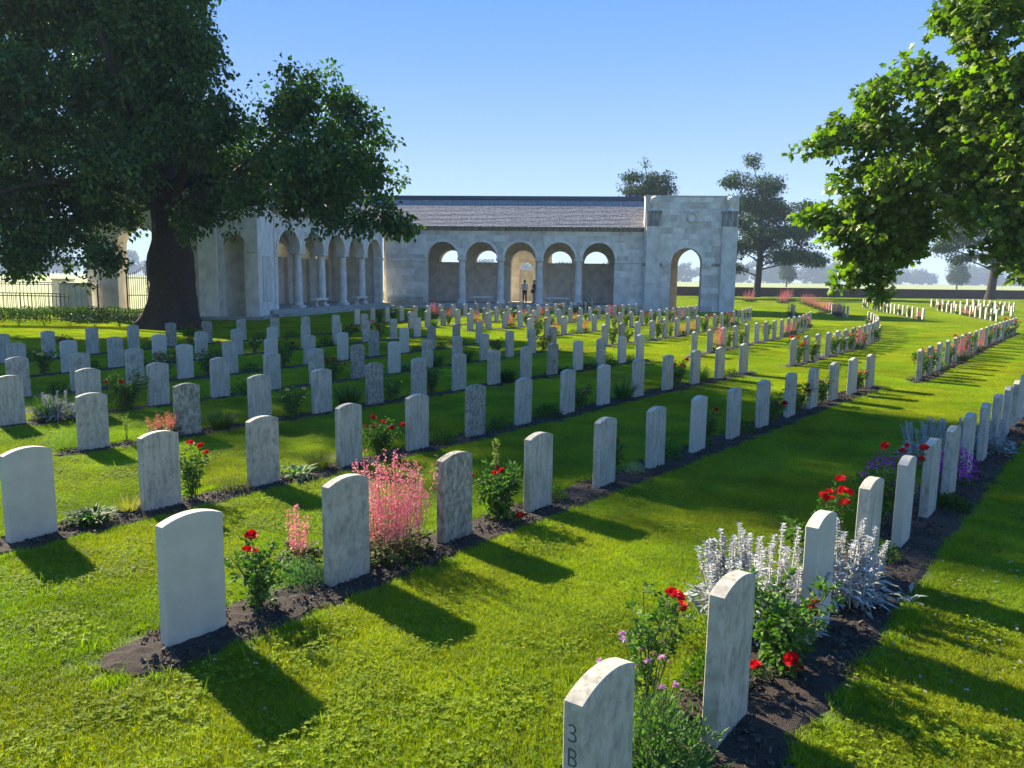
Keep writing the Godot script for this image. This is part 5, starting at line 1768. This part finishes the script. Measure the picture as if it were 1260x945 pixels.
func far_tree(label: String, x: float, d: float, h: float, seed_: int, lobes_px: Array, trunk_r: float, fork: bool):
	rng.seed = seed_
	var base := on_ground(x, d)
	var o := thing("boundary_tree", label, "tree", base, 0.0, "trees along the boundary wall")
	var b := MB.new()
	b.tube([Vector3(0, -0.4, 0), Vector3(0.1, 1.2, 0), Vector3(0.2, h * 0.3, 0.2), Vector3(0.1, h * 0.6, 0), Vector3(0.3, h * 0.93, 0)], [trunk_r * 1.45, trunk_r, trunk_r * 0.8, trunk_r * 0.45, 0.05], 12, 0.08, seed_)
	part(o, "trunk", b.mesh(M.bark))
	var P := func(u: float, v: float, dz: float) -> Vector3:
		return at(u, v, d + dz) - base
	var lobes := []
	var s := d / FOCAL
	for k in lobes_px:
		lobes.append([P.call(k[0], k[1], k[2]), Vector3(k[3], k[4], k[3] * 0.9) * s])
		var c: Vector3 = P.call(k[0], k[1], k[2])
		limb(o, [Vector3(0.15, clampf(c.y * 0.72, 1.8, h * 0.85), 0.1), c * Vector3(0.5, 0.88, 0.5), c], trunk_r * 0.26, 0.05, 5)
	rng.seed = seed_ + 1
	var cl := []
	for i in 3: cl.append(leaf_cluster(30, 0.75, 0.30, 0.2, Color(0.035, 0.075, 0.02), Color(0.075, 0.135, 0.032), M.leaf_dull))
	crown(o, lobes, cl, 1.5, 1.0, seed_ + 2, -0.2, 24.0, 0.5)

func make_far_trees():
	far_tree("tall spreading dark tree with forked trunk beside the end pavilion", 35.0, 112.0, 18.5, 61,
		[[926, 200, 0, 16, 9], [910, 222, 2, 22, 10], [945, 228, -2, 24, 10], [900, 225, 0, 12, 6], [925, 250, 0, 40, 11], [955, 262, 2, 34, 12], [990, 255, 0, 12, 9], [910, 275, -3, 26, 13], [960, 285, 0, 46, 12], [930, 300, 2, 42, 10], [985, 285, -2, 22, 8], [905, 305, 0, 16, 12], [970, 315, -2, 38, 8], [1000, 320, 2, 20, 7], [905, 330, 0, 12, 6], [990, 300, 0, 22, 8]], 0.5, true)
	far_tree("dark tree top rising over the roof ridge beside the pavilion", 19.5, 112.0, 18.0, 64,
		[[794, 206, 0, 13, 8], [782, 218, 1, 17, 7], [808, 220, -1, 18, 7], [770, 236, 0, 13, 6], [795, 234, 0, 30, 7], [818, 232, 1, 10, 5], [795, 255, 0, 40, 12], [780, 285, 0, 40, 14], [820, 280, 0, 36, 14]], 0.5, false)
	far_tree("stout dark trunked tree at the wall behind the field plot", 70.5, 115.0, 17.0, 67,
		[[1215, 270, 0, 40, 22], [1180, 290, 0, 34, 16], [1165, 265, 2, 30, 18], [1250, 280, 0, 36, 20], [1190, 240, 0, 40, 18], [1235, 235, 0, 40, 20], [1160, 305, -2, 16, 8], [1185, 318, -1, 18, 6], [1225, 315, 0, 22, 8], [1150, 240, 0, 24, 14], [1280, 300, 0, 30, 20]], 0.62, false)
	# far-off wood along the fields: one mass, blue with distance
	rng.seed = 71
	var cl := leaf_cluster(40, 4.4, 2.8, 2.1, Color(0.035, 0.06, 0.025), Color(0.06, 0.09, 0.035), M.leaf_dull)
	var xf := []
	var cc := []
	var x := -1150.0
	while x < 1300.0:
		var d := 1050.0 + 150.0 * noise.get_noise_2d(x * 1.0, 7.0) + rnd(-25, 25)
		var h := 20.0 + 11.0 * noise.get_noise_2d(x * 3.0, 90.0) + rnd(-3, 5)
		if x < 120.0: h *= 1.15
		var w := rnd(10.0, 18.0)
		for k in 46:
			var dd := rdir()
			var q := Vector3(x, h * 0.5, -d) + Vector3(dd.x * w, dd.y * h * 0.52, dd.z * w) * pow(rng.randf(), 0.4)
			if q.y < -0.4: continue
			xf.append(Transform3D(Basis(Vector3.UP, rnd(0, TAU)).scaled(Vector3.ONE * rnd(0.6, 1.2)), q))
			var g := rnd(0.75, 1.25)
			cc.append(Color(g, g, g))
		x += rnd(10.0, 20.0)
	var o := scatter(self, "distant_wood", cl, xf, cc)
	o.set_meta("kind", "stuff")
	tag(o, "hazy blue wood along the far side of the fields", "wood")
	# two lone paler trees standing in the far field
	for q in [[1050.0, 300.0, 11.0], [1178.0, 330.0, 12.0], [968.0, 340.0, 12.0]]:
		var p := at(q[0], 343.0, q[1])
		p.y = -0.28
		var t := thing("field_tree", "small pale hazy tree standing in the far field", "tree", p, 0.0, "lone trees in the far field")
		var b := MB.new()
		b.tube([Vector3(0, -0.3, 0), Vector3(0, q[2] * 0.8, 0)], [0.35, 0.08], 8)
		part(t, "trunk", b.mesh(M.bark))
		rng.seed = int(q[0])
		var c2 := leaf_cluster(40, 1.2, 0.6, 0.4, Color(0.06, 0.10, 0.035), Color(0.10, 0.15, 0.05), M.leaf_dull)
		crown(t, [[Vector3(0, q[2] * 0.6, 0), Vector3(3.4, q[2] * 0.42, 3.4)], [Vector3(1.5, q[2] * 0.42, 0), Vector3(2.6, 2.6, 2.6)]], [c2], 0.6, 1.0, int(q[0]) + 1, -0.3, 20.0)

func make_hedge():
	# low dark hedge before the railing
	rng.seed = 81
	var spots := []
	var o := thing("low_hedge", "low dark clipped hedge in front of the iron railing and pier", "hedge", on_ground(-20.5, 33.8))
	var wood := MB.new()
	var fs := MB.new()
	for i in 9:
		var x := -4.4 + i * 1.1
		wood.col = Color(0.06, 0.05, 0.03)
		for k in 4:
			wood.tube([Vector3(x, -0.05, 0), Vector3(x + rnd(-0.3, 0.3), 0.5, rnd(-0.3, 0.3))], [0.012, 0.005], 5)
	for i in 12000:
		var q := Vector3(rnd(-5.0, 5.0), 0, rnd(-0.7, 0.7))
		var top := 0.8 * (1.0 - 0.35 * pow(absf(q.z) / 0.7, 3.0)) * (1.0 + 0.25 * noise.get_noise_2d(q.x * 60.0, q.z * 60.0))
		if q.x > 4.4: top *= 0.7
		q.y = top * pow(rng.randf(), 0.3)
		var dd := (rdir() + Vector3(0, 0.7, 0)).normalized()
		fs.col = Color(0.03, 0.06, 0.018).lerp(Color(0.08, 0.13, 0.035), rng.randf())
		fs.leaf(q, dd, dd.cross(rdir()).normalized(), rnd(0.06, 0.11), rnd(0.035, 0.05))
	part(o, "stems", wood.mesh(M.matte))
	part(o, "foliage", fs.mesh(M.leaf))

# ------------------------------------------------------------------ people
func body_mesh(bones: Array, cell: float) -> ArrayMesh:
	# bones: [a, b, ra, rb, colour, smooth]; tapered capsules joined by a smooth minimum, meshed as surface nets
	var lo := Vector3.INF
	var hi := -Vector3.INF
	for q in bones:
		var m: float = maxf(q[2], q[3]) + 0.05
		lo = lo.min(q[0] - Vector3.ONE * m).min(q[1] - Vector3.ONE * m)
		hi = hi.max(q[0] + Vector3.ONE * m).max(q[1] + Vector3.ONE * m)
	var nx := int((hi.x - lo.x) / cell) + 2
	var ny := int((hi.y - lo.y) / cell) + 2
	var nz := int((hi.z - lo.z) / cell) + 2
	var f := PackedFloat32Array()
	f.resize(nx * ny * nz)
	f.fill(1.0)
	var owner_ := PackedInt32Array()
	owner_.resize(nx * ny * nz)
	var best := PackedFloat32Array()
	best.resize(nx * ny * nz)
	best.fill(9.0)
	for bi in bones.size():
		var q: Array = bones[bi]
		var a: Vector3 = q[0]
		var b: Vector3 = q[1]
		var m: float = maxf(q[2], q[3]) + 0.06
		var l := ((a.min(b) - Vector3.ONE * m - lo) / cell).floor()
		var h := ((a.max(b) + Vector3.ONE * m - lo) / cell).ceil()
		var ab := b - a
		var L2 := maxf(ab.length_squared(), 1e-9)
		var kk: float = q[5]
		for z in range(maxi(int(l.z), 0), mini(int(h.z) + 1, nz)):
			for y in range(maxi(int(l.y), 0), mini(int(h.y) + 1, ny)):
				for x in range(maxi(int(l.x), 0), mini(int(h.x) + 1, nx)):
					var p := lo + Vector3(x, y, z) * cell
					var t := clampf((p - a).dot(ab) / L2, 0.0, 1.0)
					var d: float = (p - a - ab * t).length() - lerpf(q[2], q[3], t)
					var i := x + nx * (y + ny * z)
					if d < best[i]:
						best[i] = d
						owner_[i] = bi
					var hmix := clampf(0.5 + 0.5 * (f[i] - d) / kk, 0.0, 1.0)
					f[i] = lerpf(f[i], d, hmix) - kk * hmix * (1.0 - hmix)
	var vid := {}
	var vs := PackedVector3Array()
	var cs := PackedColorArray()
	var off := [0, 1, nx, nx + 1, nx * ny, nx * ny + 1, nx * ny + nx, nx * ny + nx + 1]
	for z in nz - 1:
		for y in ny - 1:
			for x in nx - 1:
				var i := x + nx * (y + ny * z)
				var mask := 0
				for k in 8:
					if f[i + off[k]] < 0.0: mask |= 1 << k
				if mask == 0 or mask == 255: continue
				var s := Vector3.ZERO
				var n := 0
				for k in 8:
					for e in [1, 2, 4]:
						if k & e: continue
						var k2: int = k | e
						var a: float = f[i + off[k]]
						var b: float = f[i + off[k2]]
						if (a < 0.0) == (b < 0.0): continue
						var t := a / (a - b)
						var pa := Vector3(k & 1, (k >> 1) & 1, (k >> 2) & 1)
						var pb := Vector3(k2 & 1, (k2 >> 1) & 1, (k2 >> 2) & 1)
						s += pa.lerp(pb, t)
						n += 1
				vid[i] = vs.size()
				vs.append(lo + (Vector3(x, y, z) + s / n) * cell)
				cs.append(bones[owner_[i]][4])
	var nr := PackedVector3Array()
	nr.resize(vs.size())
	var idx := PackedInt32Array()
	var st := [1, nx, nx * ny]
	for i in vid:
		for ax in 3:
			var j: int = i + st[ax]
			if (f[i] < 0.0) == (f[j] < 0.0): continue
			var u: int = st[(ax + 1) % 3]
			var w: int = st[(ax + 2) % 3]
			if not (vid.has(i - u) and vid.has(i - w) and vid.has(i - u - w)): continue
			var q := [vid[i], vid[i - u], vid[i - u - w], vid[i - w]]
			if f[i] < 0.0: q = [q[0], q[3], q[2], q[1]]
			idx.append_array(PackedInt32Array([q[0], q[1], q[2], q[0], q[2], q[3]]))
			var nn := (vs[q[2]] - vs[q[0]]).cross(vs[q[1]] - vs[q[0]])
			for k in q: nr[k] = nr[k] + nn
	for i in nr.size(): nr[i] = nr[i].normalized()
	var arr := []
	arr.resize(Mesh.ARRAY_MAX)
	arr[Mesh.ARRAY_VERTEX] = vs; arr[Mesh.ARRAY_NORMAL] = nr; arr[Mesh.ARRAY_COLOR] = cs; arr[Mesh.ARRAY_INDEX] = idx
	var m := ArrayMesh.new()
	m.add_surface_from_arrays(Mesh.PRIMITIVE_TRIANGLES, arr)
	m.surface_set_material(0, M.matte)
	return m

func hand_bones(B: Array, wrist: Vector3, down: Vector3, fwd: Vector3, skin: Color):
	var side := down.cross(fwd).normalized()
	var palm := wrist + down * 0.09
	B.append([wrist, palm, 0.026, 0.032, skin, 0.02])
	for k in 4:
		var root := palm + fwd * (0.03 - 0.02 * k)
		var len_: float = [0.072, 0.08, 0.074, 0.058][k]
		var mid := root + down * len_ * 0.55 + side * 0.01
		B.append([root, mid, 0.011, 0.0095, skin, 0.006])
		B.append([mid, mid + down * len_ * 0.42 + side * 0.018, 0.0095, 0.0085, skin, 0.005])
	var tb := wrist + down * 0.03 + fwd * 0.03
	B.append([tb, tb + down * 0.035 + fwd * 0.025, 0.013, 0.011, skin, 0.008])
	B.append([tb + down * 0.035 + fwd * 0.025, tb + down * 0.065 + fwd * 0.028, 0.011, 0.009, skin, 0.006])

func person(pos: Vector3, yaw: float, label: String, shirt: Color, trousers: Color, hair: Color, lean: float, arms_front: bool):
	var o := thing("person", label, "person", pos, yaw, "visitors in the doorway bay")
	var skin := Color(0.46, 0.28, 0.20)
	var shoe := Color(0.02, 0.02, 0.02)
	var B := []
	var hip := Vector3(0, 0.93, 0)
	var chest := Vector3(0.0, 1.33, 0.02 * lean)
	# legs
	for s in [-1.0, 1.0]:
		var h := Vector3(0.09 * s, 0.9, 0)
		var k := Vector3(0.105 * s, 0.49, -0.02)
		var a := Vector3(0.115 * s, 0.09, 0.02)
		B.append([h, k, 0.095, 0.065, trousers, 0.04])
		B.append([k, a, 0.066, 0.05, trousers, 0.03])
		B.append([a + Vector3(0, -0.05, 0.03), a + Vector3(0.02 * s, -0.055, -0.16), 0.04, 0.034, shoe, 0.02])
	B.append([hip + Vector3(-0.06, 0, 0), hip + Vector3(0.06, 0, 0), 0.125, 0.125, trousers, 0.05])
	# torso
	B.append([hip + Vector3(0, 0.1, 0), chest, 0.135, 0.15, shirt, 0.06])
	B.append([chest + Vector3(-0.09, 0.06, 0), chest + Vector3(0.09, 0.06, 0), 0.115, 0.115, shirt, 0.05])
	for s in [-1.0, 1.0]:
		var sh := chest + Vector3(0.185 * s, 0.1, 0)
		var el: Vector3
		var wr: Vector3
		if arms_front:
			el = Vector3(0.25 * s, 1.13, 0.03)
			wr = Vector3(0.1 * s, 1.02, -0.2)
		else:
			el = Vector3(0.235 * s, 1.14, 0.05)
			wr = Vector3(0.24 * s, 0.9, -0.03)
		B.append([sh, sh.lerp(el, 0.75), 0.062, 0.052, shirt, 0.04])
		B.append([sh.lerp(el, 0.75), el, 0.044, 0.041, skin, 0.02])
		B.append([el, wr, 0.041, 0.029, skin, 0.02])
		hand_bones(B, wr, (wr - el).normalized(), Vector3(-s if arms_front else 0.0, 0, -1.0 if not arms_front else -0.3).normalized(), skin)
	# neck, head, face and hair; the face looks along -z
	B.append([chest + Vector3(0, 0.12, 0), chest + Vector3(0, 0.25, -0.015), 0.056, 0.052, skin, 0.03])
	var hd := chest + Vector3(0, 0.335, -0.02)
	B.append([hd + Vector3(0, 0.03, 0.012), hd + Vector3(0, -0.045, -0.02), 0.088, 0.066, skin, 0.03])
	B.append([hd + Vector3(0, 0.0, -0.085), hd + Vector3(0, -0.02, -0.1), 0.011, 0.014, skin, 0.01])
	B.append([hd + Vector3(-0.018, -0.05, -0.08), hd + Vector3(0.018, -0.05, -0.08), 0.008, 0.008, Color(0.40, 0.16, 0.13), 0.006])
	for s in [-1.0, 1.0]:
		B.append([hd + Vector3(0.088 * s, 0.01, 0.005), hd + Vector3(0.092 * s, -0.025, 0.0), 0.014, 0.01, skin, 0.01])
		B.append([hd + Vector3(0.03 * s, 0.012, -0.075), hd + Vector3(0.031 * s, 0.012, -0.078), 0.011, 0.011, Color(0.05, 0.03, 0.02), 0.004])
	B.append([hd + Vector3(0, 0.055, 0.03), hd + Vector3(0, 0.0, 0.045), 0.078, 0.07, hair, 0.02])
	B.append([hd + Vector3(0, 0.075, -0.03), hd + Vector3(0, 0.075, 0.03), 0.06, 0.07, hair, 0.02])
	part(o, "body", body_mesh(B, 0.0125))
	return o

func make_people():
	var a := at(645.5, 368.0, 62.6)
	a.y = 0.3
	person(a, 0.15, "person in white shirt and dark trousers standing with back turned", Color(0.72, 0.72, 0.76), Color(0.012, 0.014, 0.03), Color(0.03, 0.022, 0.018), 0.0, true)
	var b := at(657.2, 368.0, 62.2)
	b.y = 0.3
	person(b, 1.2, "person in dark clothes with a bag, half hidden by the column", Color(0.03, 0.03, 0.035), Color(0.30, 0.28, 0.26), Color(0.02, 0.015, 0.012), 0.0, false)
	var bag := thing("shoulder_bag", "small black shoulder bag hanging at a visitor's side", "bag", b + Vector3(-0.12, 0.78, 0.26))
	var m := MB.new()
	m.col = Color(0.012, 0.012, 0.014)
	m.box(Vector3(-0.15, 0, -0.05), Vector3(0.15, 0.26, 0.05), 0.03)
	part(bag, "pouch", m.mesh(M.matte))
	m = MB.new()
	m.col = Color(0.015, 0.015, 0.015)
	m.tube([Vector3(-0.13, 0.24, 0), Vector3(-0.02, 0.62, -0.1), Vector3(0.1, 0.66, -0.2), Vector3(0.13, 0.24, 0)], [0.012, 0.012, 0.012, 0.012], 5)
	part(bag, "strap", m.mesh(M.matte))

# ------------------------------------------------------------------ main
func _ready():
	# camera
	var cam := Camera3D.new()
	cam.name = "camera"
	cam.fov = rad_to_deg(2.0 * atan(472.5 / FOCAL))
	cam.near = 0.05
	cam.far = 6000.0
	cam.position = Vector3(0, CAM_H, 0)
	cam.rotation = Vector3(-atan((472.5 - HORIZON) / FOCAL), 0, ROLL)
	add_child(cam)
	cam.current = true
	# sky
	var sky_mat := ProceduralSkyMaterial.new()
	sky_mat.sky_top_color = Color(0.19, 0.47, 0.80)
	sky_mat.sky_horizon_color = Color(0.77, 0.865, 0.93)
	sky_mat.sky_curve = 0.13
	sky_mat.sky_energy_multiplier = 0.74
	sky_mat.ground_bottom_color = Color(0.35, 0.38, 0.25)
	sky_mat.ground_horizon_color = Color(0.66, 0.74, 0.74)
	sky_mat.sun_angle_max = 1.0
	var sky := Sky.new()
	sky.sky_material = sky_mat
	var env := Environment.new()
	env.background_mode = Environment.BG_SKY
	env.sky = sky
	env.ambient_light_source = Environment.AMBIENT_SOURCE_SKY
	env.tonemap_mode = Environment.TONE_MAPPER_LINEAR
	env.tonemap_exposure = 3.2
	env.sdfgi_enabled = true
	env.ssao_enabled = true
	env.ssil_enabled = true
	env.fog_enabled = FOG > 0.0
	env.fog_density = FOG
	env.fog_light_color = Color(0.80, 0.88, 0.97)
	var we := WorldEnvironment.new()
	we.environment = env
	we.name = "daylight"
	add_child(we)
	# sun: ahead and to one side, thirty degrees up
	var sun := DirectionalLight3D.new()
	sun.name = "sun"
	sun.light_energy = 1.6
	sun.light_color = Color(1.0, 0.945, 0.84)
	sun.light_angular_distance = 0.53
	sun.shadow_enabled = true
	add_child(sun)
	var az := deg_to_rad(-43.0)
	var el := deg_to_rad(30.0)
	var to_sun := Vector3(sin(az) * cos(el), sin(el), -cos(az) * cos(el))
	sun.look_at_from_position(to_sun * 100.0, Vector3.ZERO, Vector3.UP)

	noise.seed = 4
	noise.frequency = 0.01
	noise.fractal_octaves = 3
	make_materials()
	prepare_beds()
	make_ground()
	print("ground")
	var fr: Array = make_memorial()
	make_memorial_furniture(fr)
	make_entrance()
	print("memorial")
	great_tree()
	near_maple()
	make_far_trees()
	make_hedge()
	print("trees")
	make_graves()
	make_near_plants()
	make_row_plants()
	print("plants")
	make_people()
	make_grass()
	print("done")

const FOG := 0.00045
